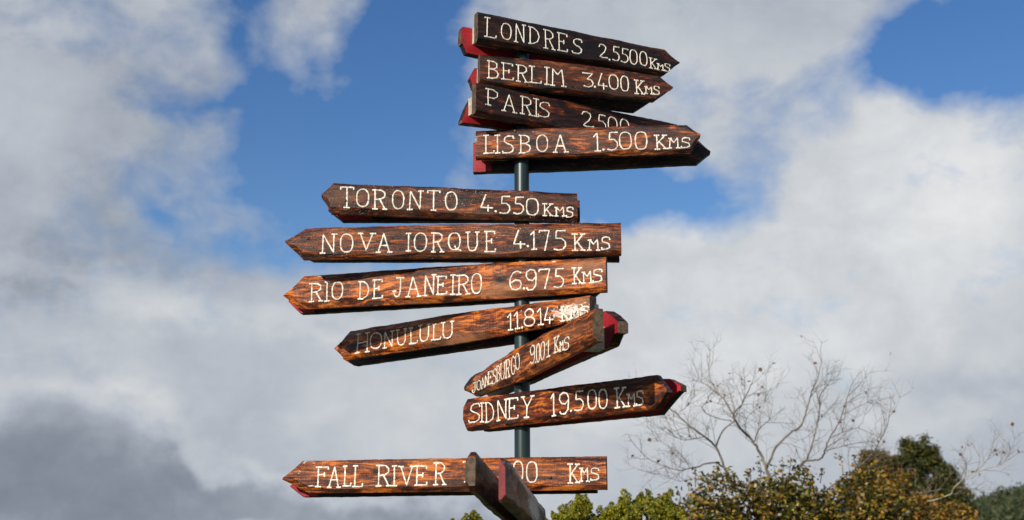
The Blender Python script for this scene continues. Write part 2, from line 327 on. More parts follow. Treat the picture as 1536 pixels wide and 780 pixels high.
# ---------------------------------------------------------------- boards
def relief(seed):
    rr = random.Random(seed*13.7); ks = [(rr.uniform(4, 30), rr.uniform(8, 55), rr.uniform(0, 6.3), rr.uniform(.4, 1)) for _ in range(7)]
    tot = sum(k[3] for k in ks)
    return lambda s, t: .0016*sum(a*math.sin(kx*s+kt*t+ph) for kx, kt, ph, a in ks)/tot*2
def wob(seed, f, a):
    return lambda s: a*mnoise.noise(Vector((s*f, seed*7.31, .5)))*1.6
def interp(pl, s):
    if s <= pl[0][0]: return pl[0][1]
    for (a, b), (c, d) in zip(pl, pl[1:]):
        if s <= c: return b+(d-b)*(s-a)/max(c-a, 1e-6)
    return pl[-1][1]
def board(name, parent, top, bot, outer, inner, seed, mats, ctop=(.004, .012), cbot=(.005, .016), rag=.0008, nose=None):
    """hand hewn plank. outer / inner: y of its two faces; mats: wood, inner face paint, end grain"""
    s0 = min(top[0][0], bot[0][0]); s1 = max(top[-1][0], bot[-1][0])
    st = sorted(set([round(s0+(s1-s0)*i/96, 4) for i in range(97)] + [p[0] for p in top+bot if s0 <= p[0] <= s1]))
    st = [s for i, s in enumerate(st) if i == 0 or s-st[i-1] > .0015]
    if st[-1] < s1: st[-1] = s1
    sg = 1 if outer > inner else -1; outer0 = outer
    rel = relief(seed); n1 = wob(seed, 9, 1); n2 = wob(seed+3.3, 7, 1); n3 = wob(seed+8.1, 60, rag); n4 = wob(seed+5.7, 45, rag)
    NR = 7; V = []; ring = None
    for s in st:
        a = interp(top, s)+n3(s); b = interp(bot, s)+n4(s)
        h = a-b
        if h < .006: mid = (a+b)/2; a, b = mid+.003, mid-.003; h = .006
        k = min(1, h/.06)
        ct = (ctop[0]+(ctop[1]-ctop[0])*(.5+.5*max(-1, min(1, 1.6*n1(s)))))*k; cb = (cbot[0]+(cbot[1]-cbot[0])*(.5+.5*max(-1, min(1, 1.6*n2(s)))))*k
        th = abs(outer0-inner)
        outer = outer0 if not nose else outer0+(inner-outer0)*nose[1]*max(0, 1-(s-s0)/nose[0])**1.5
        r = []
        for i in range(NR):
            t = b+cb+(a-ct-b-cb)*i/(NR-1); r.append((s, outer+sg*rel(s, t), t))
        r.append((s, outer-sg*min(ct*.8, th*.45), a)); r.append((s, inner+sg*.002, a)); r.append((s, inner, a-.003*k))
        r.append((s, inner, b+.003*k)); r.append((s, inner+sg*.002, b)); r.append((s, outer-sg*min(cb*.8, th*.45), b))
        ring = len(r); V += r
    F = []; fm = []
    flip = sg > 0
    for i in range(len(st)-1):
        for j in range(ring):
            q = (i*ring+j, i*ring+(j+1) % ring, (i+1)*ring+(j+1) % ring, (i+1)*ring+j)
            F.append(q if flip else q[::-1]); fm.append(1 if j == NR+2 else 0)
    c0 = tuple(range(ring)); c1 = tuple((len(st)-1)*ring+j for j in range(ring))
    F.append(c0[::-1] if flip else c0); fm.append(2); F.append(c1 if flip else c1[::-1]); fm.append(2)
    o = mesh_obj(name, V, F, mats, parent, fmat=fm, smooth=28)
    return o, rel

# ---------------------------------------------------------------- hand carved, painted lettering
def arc(cx, cy, rx, ry, a0, a1, n=12, p=1.0):
    o = []
    for i in range(n+1):
        a = R(a0+(a1-a0)*i/n); c, s = math.cos(a), math.sin(a)
        o.append((cx+rx*math.copysign(abs(c)**p, c), cy+ry*math.copysign(abs(s)**p, s)))
    return o
def tick(x, y, w=.13): return [(x-w, y), (x+w, y)]
GL = {
 'A': [[(.08, 0), (.47, 1), (.90, 0)], [(.24, .36), (.74, .36)], tick(.08, 0), tick(.92, 0)],
 'B': [[(.14, 0), (.14, 1)], [(.02, 1), (.55, .98), (.84, .88), (.84, .65), (.55, .54), (.14, .53)], [(.5, .53), (.86, .42), (.97, .25), (.84, .07), (.5, 0), (.02, 0)]],
 'D': [[(.14, 0), (.14, 1)], [(.02, 1), (.45, .99), (.82, .82), (.98, .5), (.82, .16), (.42, 0), (.02, 0)]],
 'E': [[(.14, 0), (.14, 1)], [(.0, 1), (.93, .99), (.93, .89)], [(.14, .52), (.62, .53)], [(.62, .45), (.62, .61)], [(.0, 0), (.97, .0), (.98, .12)]],
 'F': [[(.20, 0), (.20, 1)], [(.04, 1), (.98, .99), (.98, .90)], [(.2, .62), (.68, .62)], [(.68, .53), (.68, .70)], tick(.2, 0, .18)],
 'G': [arc(.52, .5, .46, .5, 50, 330, 14) + [(.92, .45), (.6, .45)]],
 'H': [[(.12, 0), (.14, 1)], [(.86, 0), (.84, 1)], [(.12, .5), (.86, .55)], tick(.12, 0), tick(.14, 1), tick(.86, 0), tick(.84, 1)],
 'I': [[(.5, 0), (.5, 1)], tick(.5, 0, .45), tick(.5, 1, .45)],
 'J': [[(.30, 1), (.98, 1)], [(.68, 1), (.68, .25), (.55, .04), (.32, 0), (.12, .1), (.05, .30)], tick(.08, .3, .12)],
 'K': [[(.20, 0), (.18, 1)], [(.86, .98), (.24, .42)], [(.36, .52), (.86, .03)], tick(.2, 0, .18), tick(.18, 1, .18), tick(.86, .02, .14), tick(.84, .99, .16)],
 'L': [[(.22, 1), (.22, .02)], [(.04, 0), (.95, 0), (.97, .12)], tick(.22, 1, .2)],
 'M': [[(.12, 0), (.16, .98), (.48, .66), (.80, 1), (.88, 0)], tick(.12, 0), tick(.88, 0)],
 'N': [[(.12, 0), (.15, .98), (.84, .03), (.84, 1)], tick(.12, 0, .14), tick(.86, 1, .14)],
 'O': [arc(.5, .5, .5, .5, 90, 450, 22, .85)],
 'P': [[(.22, 0), (.20, 1)], [(.04, 1), (.62, .99), (.95, .86), (.95, .62), (.68, .48), (.2, .47)], tick(.22, 0, .2)],
 'Q': [arc(.47, .52, .47, .48, 90, 450, 22, .85), [(.52, .22), (.62, .08), (.98, 0)]],
 'R': [[(.16, 0), (.16, 1)], [(.0, 1), (.6, .99), (.86, .86), (.86, .66), (.6, .53), (.16, .50)], [(.48, .52), (.88, .02)], tick(.16, 0, .16), tick(.88, 0, .13)],
 'S': [[(.97, .84), (.88, .98), (.45, .98), (.20, .88), (.16, .68), (.42, .55), (.72, .48), (.94, .34), (.90, .13), (.62, .02), (.06, .02), (.02, .12)]],
 'T': [[(.5, 0), (.5, .98)], [(.02, .93), (.03, 1), (.97, 1), (.98, .93)], tick(.5, 0, .17)],
 'U': [[(.12, 1), (.12, .3), (.24, .06), (.5, 0), (.74, .07), (.88, .3), (.88, 1)], tick(.12, 1), tick(.88, 1)],
 'V': [[(.10, 1), (.5, 0), (.90, 1)], tick(.10, 1, .14), tick(.90, 1, .14)],
 'Y': [[(.10, 1), (.45, .52), (.45, 0)], [(.92, 1), (.45, .5)], tick(.10, 1), tick(.92, 1), tick(.45, 0, .17)],
 '0': [arc(.5, .5, .46, .5, 90, 450, 22, .75)],
 '1': [[(.04, .80), (.55, 1), (.55, 0)], tick(.55, 0, .38)],
 '2': [[(.04, .80), (.16, .96), (.48, 1), (.82, .90), (.86, .70), (.66, .42), (.12, .04), (.45, 0), (.98, .03)]],
 '3': [[(.02, .98), (.92, .98), (.42, .60), (.78, .52), (.96, .32), (.84, .10), (.5, 0), (.14, .05)]],
 '4': [[(.42, 1), (.02, .22), (.98, .20)], [(.62, .34), (.62, 0)]],
 '5': [[(.92, 1), (.22, 1), (.16, .60), (.62, .60), (.92, .44), (.95, .22), (.72, .04), (.36, 0), (.02, .05)]],
 '6': [[(.92, .90), (.62, 1), (.28, .90), (.07, .60), (.05, .30), (.22, .06), (.55, 0), (.88, .10), (.97, .30), (.84, .48), (.5, .54), (.2, .42)]],
 '7': [[(.02, .92), (.06, 1), (.96, 1), (.52, 0)]],
 '8': [arc(.5, .76, .36, .24, 90, 450, 16), arc(.5, .26, .46, .27, 90, 450, 16)],
 '9': [[(.92, .62), (.62, .46), (.26, .50), (.06, .68), (.12, .90), (.44, 1), (.80, .95), (.95, .74), (.90, .22), (.62, .01), (.24, 0), (.12, .10)]],
 'm': [[(.12, 0), (.16, .95), (.5, .55), (.84, 1), (.88, 0)], tick(.12, 0, .14), tick(.88, 0, .14), tick(.14, .95, .12)],
 's': [[(.97, .80), (.92, .95), (.45, .98), (.14, .90), (.12, .62), (.5, .54), (.88, .44), (.94, .15), (.6, .02), (.04, .02), (.02, .12)]],
}
def lettering(name, parent, glyphs, y, rel, seed, wid=.0035, mat=None):
    rr = random.Random(seed); V = []; F = []
    def put(s, t, lift): V.append((s, y-lift-.0 - (rel(s, t) if rel else 0), t)); return len(V)-1
    for ch, sc, tc_, w, h in glyphs:
        lean = rr.uniform(-.02, .02)
        if ch == '.':
            n = 9; c = put(sc, tc_, .0022); b = len(V); rad = .0048
            for k in range(n):
                a = 6.283*k/n; q = rad*rr.uniform(.85, 1.15); put(sc+math.cos(a)*q, tc_+math.sin(a)*q, .0003)
            for k in range(n): F.append((c, b+(k+1) % n, b+k))
            continue
        wd = wid*(1.0 if h > .05 else .92)
        for stroke in GL[ch]:
            P = [(sc+(x-.5)*w+lean*(yy-.5)*h + rr.uniform(-1, 1)*.0006, tc_+(yy-.5)*h + rr.uniform(-1, 1)*.0007) for x, yy in stroke]
            Q = [P[0]]
            for a, b in zip(P, P[1:]):
                d = math.hypot(b[0]-a[0], b[1]-a[1]); k = max(1, int(d/.0045))
                for i in range(1, k+1): Q.append((a[0]+(b[0]-a[0])*i/k + rr.uniform(-1, 1)*.00035, a[1]+(b[1]-a[1])*i/k + rr.uniform(-1, 1)*.00035))
            closed = math.hypot(Q[0][0]-Q[-1][0], Q[0][1]-Q[-1][1]) < .002
            base = len(V)
            for i, q in enumerate(Q):
                a = Q[max(i-1, 0)]; b = Q[min(i+1, len(Q)-1)]
                if closed and i in (0, len(Q)-1): a, b = Q[-2], Q[1]
                dx, dy = b[0]-a[0], b[1]-a[1]; L = math.hypot(dx, dy) or 1; nx, ny = -dy/L, dx/L
                ww = wd*rr.uniform(.68, 1.25)
                put(q[0]+nx*ww, q[1]+ny*ww, .0002); put(q[0], q[1], .0016+rr.uniform(0, .0006)); put(q[0]-nx*ww, q[1]-ny*ww, .0002)
            for i in range(len(Q)-1):
                k = base+i*3; F.append((k, k+1, k+4, k+3)); F.append((k+1, k+2, k+5, k+4))
            if not closed:
                for e in (Q[0], Q[-1]):
                    c = put(e[0], e[1], .0024); b = len(V); n = 8
                    for k in range(n):
                        a = 6.283*k/n; q = wd*rr.uniform(1.1, 1.45); put(e[0]+math.cos(a)*q, e[1]+math.sin(a)*q, .0001)
                    for k in range(n): F.append((c, b+(k+1) % n, b+k))
    return mesh_obj(name, V, F, mat or M_LET, parent, smooth=60)

SIGNS = {
 'LONDRES': dict(th=26, z=3.667,
  top=[(-0.222, 0.061), (0.663, 0.07), (0.732, 0.022)],
  bot=[(-0.227, -0.069), (0.212, -0.057), (0.655, -0.048), (0.732, 0.022)],
  rtop=[(-0.256, 0.017), (-0.25, 0.031), (0.6, 0.021), (0.684, -0.033)],
  rbot=[(-0.25, -0.047), (-0.232, -0.084), (0.604, -0.098), (0.692, -0.026)],
  words=[('place', [('L', -0.171, -0.001, 0.053, 0.082), ('O', -0.101, -0.002, 0.044, 0.068), ('N', -0.039, 0.002, 0.049, 0.079), ('D', 0.024, 0.004, 0.048, 0.072), ('R', 0.094, 0.001, 0.05, 0.081), ('E', 0.157, 0.002, 0.046, 0.078), ('S', 0.225, -0.002, 0.046, 0.068)]), ('dist', [('2', 0.348, -0.0, 0.04, 0.058), ('.', 0.379, -0.032, 0.007, 0.006), ('5', 0.412, -0.0, 0.034, 0.063), ('5', 0.455, 0.0, 0.035, 0.061), ('0', 0.498, 0.002, 0.038, 0.064), ('0', 0.547, 0.004, 0.038, 0.062)]), ('unit', [('K', 0.595, -0.009, 0.038, 0.045), ('m', 0.632, -0.018, 0.034, 0.027), ('s', 0.667, -0.014, 0.029, 0.035)])]),
 'BERLIM': dict(th=17, z=3.505,
  top=[(-0.194, 0.056), (0.264, 0.069), (0.586, 0.056), (0.644, 0.013)],
  bot=[(-0.189, -0.061), (0.204, -0.064), (0.564, -0.053), (0.644, 0.013)],
  rtop=[(-0.211, -0.008), (-0.189, 0.036), (0.481, 0.049), (0.618, 0.002)],
  rbot=[(-0.208, -0.014), (-0.196, -0.05), (-0.182, -0.059), (0.514, -0.071), (0.592, -0.013), (0.623, 0.008)],
  words=[('place', [('B', -0.14, -0.006, 0.046, 0.073), ('E', -0.079, -0.006, 0.048, 0.07), ('R', -0.018, -0.007, 0.048, 0.07), ('L', 0.038, -0.005, 0.052, 0.069), ('I', 0.087, -0.004, 0.018, 0.074), ('M', 0.134, -0.005, 0.062, 0.073)]), ('dist', [('3', 0.265, -0.001, 0.047, 0.061), ('.', 0.294, -0.027, 0.008, 0.007), ('4', 0.327, 0.001, 0.039, 0.066), ('0', 0.377, 0.004, 0.043, 0.063), ('0', 0.426, 0.003, 0.036, 0.065)]), ('unit', [('K', 0.491, -0.005, 0.041, 0.059), ('m', 0.533, -0.013, 0.035, 0.032), ('s', 0.568, -0.01, 0.028, 0.039)])]),
 'PARIS': dict(th=29, z=3.353,
  top=[(-0.24, 0.065), (0.213, 0.068), (0.733, 0.067), (0.795, 0.018)],
  bot=[(-0.242, -0.061), (-0.093, -0.067), (0.07, -0.066), (0.72, -0.083), (0.795, 0.018)],
  rtop=[(-0.253, -0.061), (-0.235, -0.007), (-0.207, 0.049), (0.58, 0.063), (0.666, 0.005)],
  rbot=[(-0.245, -0.075), (-0.1, -0.066), (0.585, -0.071), (0.675, 0.011)],
  words=[('place', [('P', -0.172, 0.013, 0.056, 0.067), ('A', -0.093, 0.004, 0.059, 0.07), ('R', -0.015, 0.008, 0.054, 0.073), ('I', 0.03, 0.009, 0.022, 0.074), ('S', 0.066, 0.007, 0.053, 0.064)]), ('dist', [('2', 0.272, 0.004, 0.051, 0.064), ('.', 0.302, -0.025, 0.008, 0.006), ('5', 0.343, 0.001, 0.041, 0.068), ('0', 0.397, -0.002, 0.048, 0.075), ('0', 0.458, 0.0, 0.047, 0.076)]), ('unit', [('K', 0.534, -0.013, 0.052, 0.055), ('m', 0.59, -0.016, 0.046, 0.042), ('s', 0.638, -0.011, 0.037, 0.044)])]),
 'LISBOA': dict(th=-5, z=3.205,
  top=[(-0.179, 0.058), (0.21, 0.061), (0.657, 0.057), (0.708, 0.013)],
  bot=[(-0.17, -0.057), (0.209, -0.06), (0.665, -0.062), (0.708, 0.013)],
  rtop=[(-0.2, 0.041), (0.708, 0.021), (0.751, -0.025)],
  rbot=[(-0.199, -0.086), (0.204, -0.085), (0.697, -0.074), (0.752, -0.027)],
  words=[('place', [('L', -0.125, -0.002, 0.043, 0.075), ('I', -0.091, -0.003, 0.019, 0.074), ('S', -0.048, -0.006, 0.046, 0.073), ('B', 0.019, -0.006, 0.046, 0.073), ('O', 0.087, -0.005, 0.043, 0.069), ('A', 0.16, -0.008, 0.051, 0.072)]), ('dist', [('1', 0.304, -0.006, 0.026, 0.075), ('.', 0.328, -0.039, 0.008, 0.008), ('5', 0.366, -0.005, 0.04, 0.074), ('0', 0.415, -0.004, 0.049, 0.07), ('0', 0.476, -0.006, 0.049, 0.071)]), ('unit', [('K', 0.553, -0.015, 0.048, 0.057), ('m', 0.604, -0.02, 0.043, 0.042), ('s', 0.649, -0.02, 0.034, 0.043)])]),
 'TORONTO': dict(th=4, z=2.948,
  top=[(-0.784, 0.026), (-0.739, 0.076), (0.214, 0.055)],
  bot=[(-0.784, 0.019), (-0.754, -0.022), (-0.745, -0.045), (-0.272, -0.057), (0.213, -0.062)],
  rtop=[(-0.764, 0.007), (-0.721, 0.05), (0.236, 0.053)],
  rbot=[(-0.765, -0.005), (-0.705, -0.052), (0.236, -0.034)],
  words=[('place', [('T', -0.685, 0.016, 0.053, 0.081), ('O', -0.624, 0.015, 0.046, 0.071), ('R', -0.558, 0.01, 0.053, 0.078), ('O', -0.487, 0.011, 0.043, 0.073), ('N', -0.42, 0.01, 0.056, 0.076), ('T', -0.349, 0.01, 0.05, 0.079), ('O', -0.281, 0.01, 0.044, 0.074)]), ('dist', [('4', -0.143, 0.005, 0.046, 0.065), ('.', -0.107, -0.028, 0.007, 0.006), ('5', -0.07, -0.002, 0.04, 0.069), ('5', -0.016, -0.003, 0.039, 0.067), ('0', 0.036, -0.007, 0.05, 0.067)]), ('unit', [('K', 0.097, -0.018, 0.038, 0.048), ('m', 0.145, -0.024, 0.039, 0.037), ('s', 0.184, -0.025, 0.028, 0.042)])]),
 'NOVA IORQUE': dict(th=-2, z=2.809,
  top=[(-0.925, 0.003), (-0.848, 0.056), (-0.267, 0.065), (0.385, 0.066)],
  bot=[(-0.925, -0.002), (-0.88, -0.043), (-0.854, -0.07), (-0.265, -0.069), (0.387, -0.063)],
  rtop=[(-0.884, 0.007), (-0.835, 0.057), (0.384, 0.051)],
  rbot=[(-0.886, -0.011), (-0.855, -0.045), (-0.833, -0.056), (0.384, -0.066)],
  words=[('place', [('N', -0.753, -0.011, 0.06, 0.075), ('O', -0.682, -0.01, 0.048, 0.073), ('V', -0.604, -0.005, 0.061, 0.067), ('A', -0.535, -0.01, 0.053, 0.075)]), ('place', [('I', -0.44, -0.008, 0.017, 0.071), ('O', -0.393, -0.008, 0.047, 0.073), ('R', -0.326, -0.01, 0.047, 0.075), ('Q', -0.259, -0.008, 0.048, 0.07), ('U', -0.19, -0.008, 0.047, 0.077), ('E', -0.121, -0.008, 0.041, 0.082)]), ('dist', [('4', -0.008, 0.0, 0.044, 0.068), ('.', 0.025, -0.028, 0.008, 0.007), ('1', 0.048, -0.004, 0.022, 0.074), ('7', 0.09, -0.005, 0.042, 0.078), ('5', 0.15, -0.006, 0.046, 0.078)]), ('unit', [('K', 0.222, -0.014, 0.047, 0.065), ('m', 0.28, -0.025, 0.044, 0.042), ('s', 0.326, -0.019, 0.034, 0.051)])]),
 'RIO DE JANEIRO': dict(th=-13.5, z=2.652,
  top=[(-0.973, -0.013), (-0.893, 0.062), (-0.291, 0.07), (0.34, 0.07)],
  bot=[(-0.972, -0.019), (-0.905, -0.074), (-0.289, -0.074), (0.342, -0.066)],
  rtop=[(-0.987, -0.011), (-0.936, 0.037), (0.305, 0.068)],
  rbot=[(-0.993, -0.022), (-0.937, -0.075), (-0.323, -0.07), (0.279, -0.061), (0.3, -0.044)],
  words=[('place', [('R', -0.832, -0.011, 0.056, 0.073), ('I', -0.784, -0.01, 0.019, 0.078), ('O', -0.74, -0.009, 0.044, 0.071)]), ('place', [('D', -0.629, -0.012, 0.044, 0.07), ('E', -0.571, -0.01, 0.041, 0.075)]), ('place', [('J', -0.484, -0.009, 0.041, 0.076), ('A', -0.422, -0.009, 0.054, 0.079), ('N', -0.356, -0.007, 0.049, 0.081), ('E', -0.306, -0.01, 0.042, 0.072), ('I', -0.261, -0.01, 0.018, 0.077), ('R', -0.219, -0.012, 0.051, 0.076), ('O', -0.166, -0.01, 0.04, 0.078)]), ('dist', [('6', -0.01, -0.007, 0.049, 0.075), ('.', 0.023, -0.04, 0.009, 0.007), ('9', 0.052, -0.007, 0.044, 0.08), ('7', 0.105, -0.006, 0.045, 0.075), ('5', 0.161, -0.007, 0.038, 0.074)]), ('unit', [('K', 0.231, -0.0, 0.036, 0.062), ('m', 0.27, -0.009, 0.038, 0.045), ('s', 0.31, -0.005, 0.037, 0.051)])]),
 'HONULULU': dict(th=-36, z=2.496,
  top=[(-0.938, -0.015), (-0.861, 0.05), (-0.264, 0.057), (0.351, 0.049)],
  bot=[(-0.938, -0.021), (-0.885, -0.072), (-0.262, -0.064), (0.177, -0.046), (0.348, -0.033)],
  rtop=[(-0.968, -0.042), (-0.903, 0.019), (0.299, 0.071)],
  rbot=[(-0.98, -0.048), (-0.913, -0.083), (-0.352, -0.076), (0.285, -0.068)],
  words=[('place', [('H', -0.774, -0.012, 0.076, 0.08), ('O', -0.7, -0.01, 0.062, 0.066), ('N', -0.63, -0.013, 0.057, 0.067), ('U', -0.56, -0.011, 0.056, 0.064), ('L', -0.494, -0.011, 0.047, 0.065), ('U', -0.436, -0.008, 0.057, 0.068), ('L', -0.375, -0.008, 0.047, 0.065), ('U', -0.318, -0.008, 0.061, 0.065)]), ('dist', [('1', -0.009, -0.009, 0.025, 0.064), ('1', 0.024, -0.007, 0.026, 0.066), ('.', 0.047, -0.038, 0.01, 0.006), ('8', 0.081, -0.004, 0.054, 0.065), ('1', 0.133, -0.006, 0.028, 0.063), ('4', 0.17, -0.007, 0.04, 0.058)]), ('unit', [('K', 0.244, -0.008, 0.039, 0.054), ('m', 0.286, -0.012, 0.041, 0.034), ('s', 0.328, -0.008, 0.037, 0.034)])]),
 'JOHANNESBURGO': dict(th=-71.4, z=2.308,
  top=[(-0.566, 0.008), (-0.486, 0.038), (0.117, 0.065), (0.875, 0.065)],
  bot=[(-0.565, -0.009), (-0.435, -0.051), (0.117, -0.063), (0.846, -0.04)],
  rtop=[(-0.551, 0.051), (-0.459, 0.077), (0.681, 0.089), (0.749, 0.088), (0.803, 0.063), (0.85, 0.034)],
  rbot=[(-0.591, -0.012), (-0.498, -0.047), (-0.084, -0.045), (0.778, -0.035), (0.818, -0.005)],
  words=[('place', [('J', -0.413, -0.017, 0.055, 0.04), ('O', -0.35, -0.015, 0.058, 0.038), ('A', -0.286, -0.015, 0.056, 0.039), ('N', -0.233, -0.01, 0.051, 0.041), ('E', -0.195, -0.006, 0.053, 0.049), ('S', -0.143, -0.008, 0.051, 0.058), ('B', -0.089, -0.004, 0.048, 0.059), ('U', -0.032, -0.004, 0.059, 0.062), ('R', 0.027, -0.002, 0.052, 0.067), ('G', 0.086, 0.001, 0.051, 0.067), ('O', 0.14, 0.007, 0.048, 0.06)]), ('dist', [('9', 0.307, 0.008, 0.053, 0.065), ('.', 0.341, -0.026, 0.013, 0.004), ('0', 0.368, 0.003, 0.037, 0.064), ('0', 0.415, 0.003, 0.042, 0.062), ('1', 0.47, 0.002, 0.041, 0.058)]), ('unit', [('K', 0.551, 0.002, 0.052, 0.051), ('m', 0.601, -0.011, 0.039, 0.031), ('s', 0.647, -0.01, 0.045, 0.042)])]),
 'SIDNEY': dict(th=-43.6, z=2.151,
  top=[(-0.254, 0.043), (-0.24, 0.061), (0.175, 0.062), (0.679, 0.061), (0.726, 0.003)],
  bot=[(-0.254, -0.033), (-0.238, -0.064), (0.303, -0.06), (0.669, -0.057), (0.726, -0.002)],
  rtop=[(-0.232, 0.013), (0.616, 0.063), (0.668, 0.059), (0.716, 0.032)],
  rbot=[(-0.244, -0.038), (-0.237, -0.059), (0.622, -0.062), (0.706, 0.011)],
  words=[('place', [('S', -0.191, 0.001, 0.06, 0.073), ('I', -0.151, 0.0, 0.017, 0.073), ('D', -0.11, -0.002, 0.048, 0.074), ('N', -0.041, 0.001, 0.059, 0.077), ('E', 0.016, 0.002, 0.052, 0.077), ('Y', 0.088, 0.001, 0.061, 0.077)]), ('dist', [('1', 0.219, -0.002, 0.023, 0.081), ('9', 0.269, -0.001, 0.048, 0.078), ('.', 0.302, -0.031, 0.011, 0.007), ('5', 0.341, 0.001, 0.043, 0.068), ('0', 0.402, 0.001, 0.042, 0.067), ('0', 0.451, -0.002, 0.039, 0.067)]), ('unit', [('K', 0.529, -0.004, 0.05, 0.068), ('m', 0.577, -0.016, 0.038, 0.043), ('s', 0.614, -0.013, 0.03, 0.051)])]),
 'FALL RIVER': dict(th=-11, z=1.91,
  top=[(-0.927, -0.005), (-0.853, 0.061), (-0.28, 0.062), (0.324, 0.06)],
  bot=[(-0.927, -0.01), (-0.873, -0.037), (-0.819, -0.062), (-0.278, -0.062), (0.319, -0.061)],
  rtop=[(-0.928, -0.025), (-0.885, 0.026), (0.276, 0.03)],
  rbot=[(-0.932, -0.032), (-0.874, -0.073), (0.272, -0.068)],
  words=[('place', [('F', -0.766, -0.002, 0.051, 0.074), ('A', -0.716, -0.003, 0.045, 0.077), ('L', -0.666, -0.0, 0.032, 0.074), ('L', -0.623, -0.001, 0.04, 0.077)]), ('place', [('R', -0.522, 0.0, 0.055, 0.077), ('I', -0.479, -0.002, 0.017, 0.074), ('V', -0.431, -0.002, 0.056, 0.069), ('E', -0.374, -0.002, 0.046, 0.071), ('R', -0.302, 0.004, 0.046, 0.08)]), ('dist', [('3', -0.191, 0.009, 0.042, 0.078), ('.', -0.147, -0.027, 0.007, 0.007), ('9', -0.052, 0.009, 0.041, 0.077), ('0', -0.004, 0.007, 0.039, 0.077), ('0', 0.048, 0.005, 0.042, 0.074)]), ('unit', [('K', 0.204, -0.002, 0.041, 0.068), ('m', 0.244, -0.006, 0.033, 0.049), ('s', 0.282, -0.005, 0.032, 0.045)])]),
}
END_Z = 1.772

STYLE = {  # brightness, ramp shift, flecks, saw marks, painted pale glare and weathering, old paint patches (s, t, rs, rt, amount)
 'LONDRES': (.50, -.14, .10, .05, 0, ()),
 'BERLIM': (.72, -.04, .22, .06, .15, ()),
 'PARIS': (.62, -.06, .10, .05, 0, ()),
 'LISBOA': (.92, -.03, .45, .08, .15, ((-.19, .02, .03, .02, .8), (.05, .045, .03, .008, .5))),
 'TORONTO': (.85, -.06, .95, .10, .25, ()),
 'NOVA IORQUE': (.92, -.025, 1.0, .12, .20, ()),
 'RIO DE JANEIRO': (1.1, .065, .35, .22, .8, ((.14, .062, .02, .01, .7), (-.82, .055, .02, .006, .7))),
 'HONULULU': (1.2, .07, .45, .22, .85, ((.27, -.005, .15, .050, .75), (.08, .03, .12, .02, .40))),
 'JOHANNESBURGO': (1.1, .06, .15, .28, .35, ()),
 'SIDNEY': (1.05, .0, .12, .10, .0, ()),
 'FALL RIVER': (1.05, .085, .40, .26, .18, ((-.83, .055, .05, .010, .62), (-.86, .02, .03, .02, .5), (-.80, -.035, .05, .006, .7), (-.5, .062, .4, .004, .45))),
}
LABELS = {
 'LONDRES': 'topmost, darkest brown arrow board pointing right, lettered LONDRES 2.5500 Kms',
 'BERLIM': 'reddish brown arrow board pointing right, second from the top, lettered BERLIM 3.400 Kms',
 'PARIS': 'brown arrow board lettered PARIS 2.500, its right half hidden behind the LISBOA board',
 'LISBOA': 'lowest of the four arrow boards pointing right at the top, lettered LISBOA 1.500 Kms',
 'TORONTO': 'upper left-pointing arrow board with red underside showing, lettered TORONTO 4.550 Kms',
 'NOVA IORQUE': 'long speckled brown arrow board pointing left, lettered NOVA IORQUE 4.175 Kms',
 'RIO DE JANEIRO': 'long orange brown arrow board pointing left, lettered RIO DE JANEIRO 6.975 Kms',
 'HONULULU': 'left-pointing arrow board rising to the right, worn white at its right end, lettered HONULULU',
 'JOHANNESBURGO': 'steeply foreshortened board with near end at right, lettered JOHANNESBURGO 9.001 Kms',
 'SIDNEY': 'red brown board with shaded right half above the bare tree, lettered SIDNEY 19.500 Kms',
 'FALL RIVER': 'bright orange brown arrow board pointing left at the bottom, lettered FALL RIVER',
}
DEFC = ((.004, .012), (.005, .016))
CHAMFER = {'RIO DE JANEIRO': ((.006, .030), (.018, .036)), 'HONULULU': ((.008, .030), (.016, .034)), 'FALL RIVER': ((.006, .022), (.014, .026)), 'TORONTO': ((.005, .018), (.016, .026)),
           'NOVA IORQUE': ((.006, .022), (.008, .026)), 'JOHANNESBURGO': ((.006, .020), (.014, .024)), 'SIDNEY': ((.006, .022), (.008, .022)), 'LISBOA': ((.006, .016), (.008, .022))}
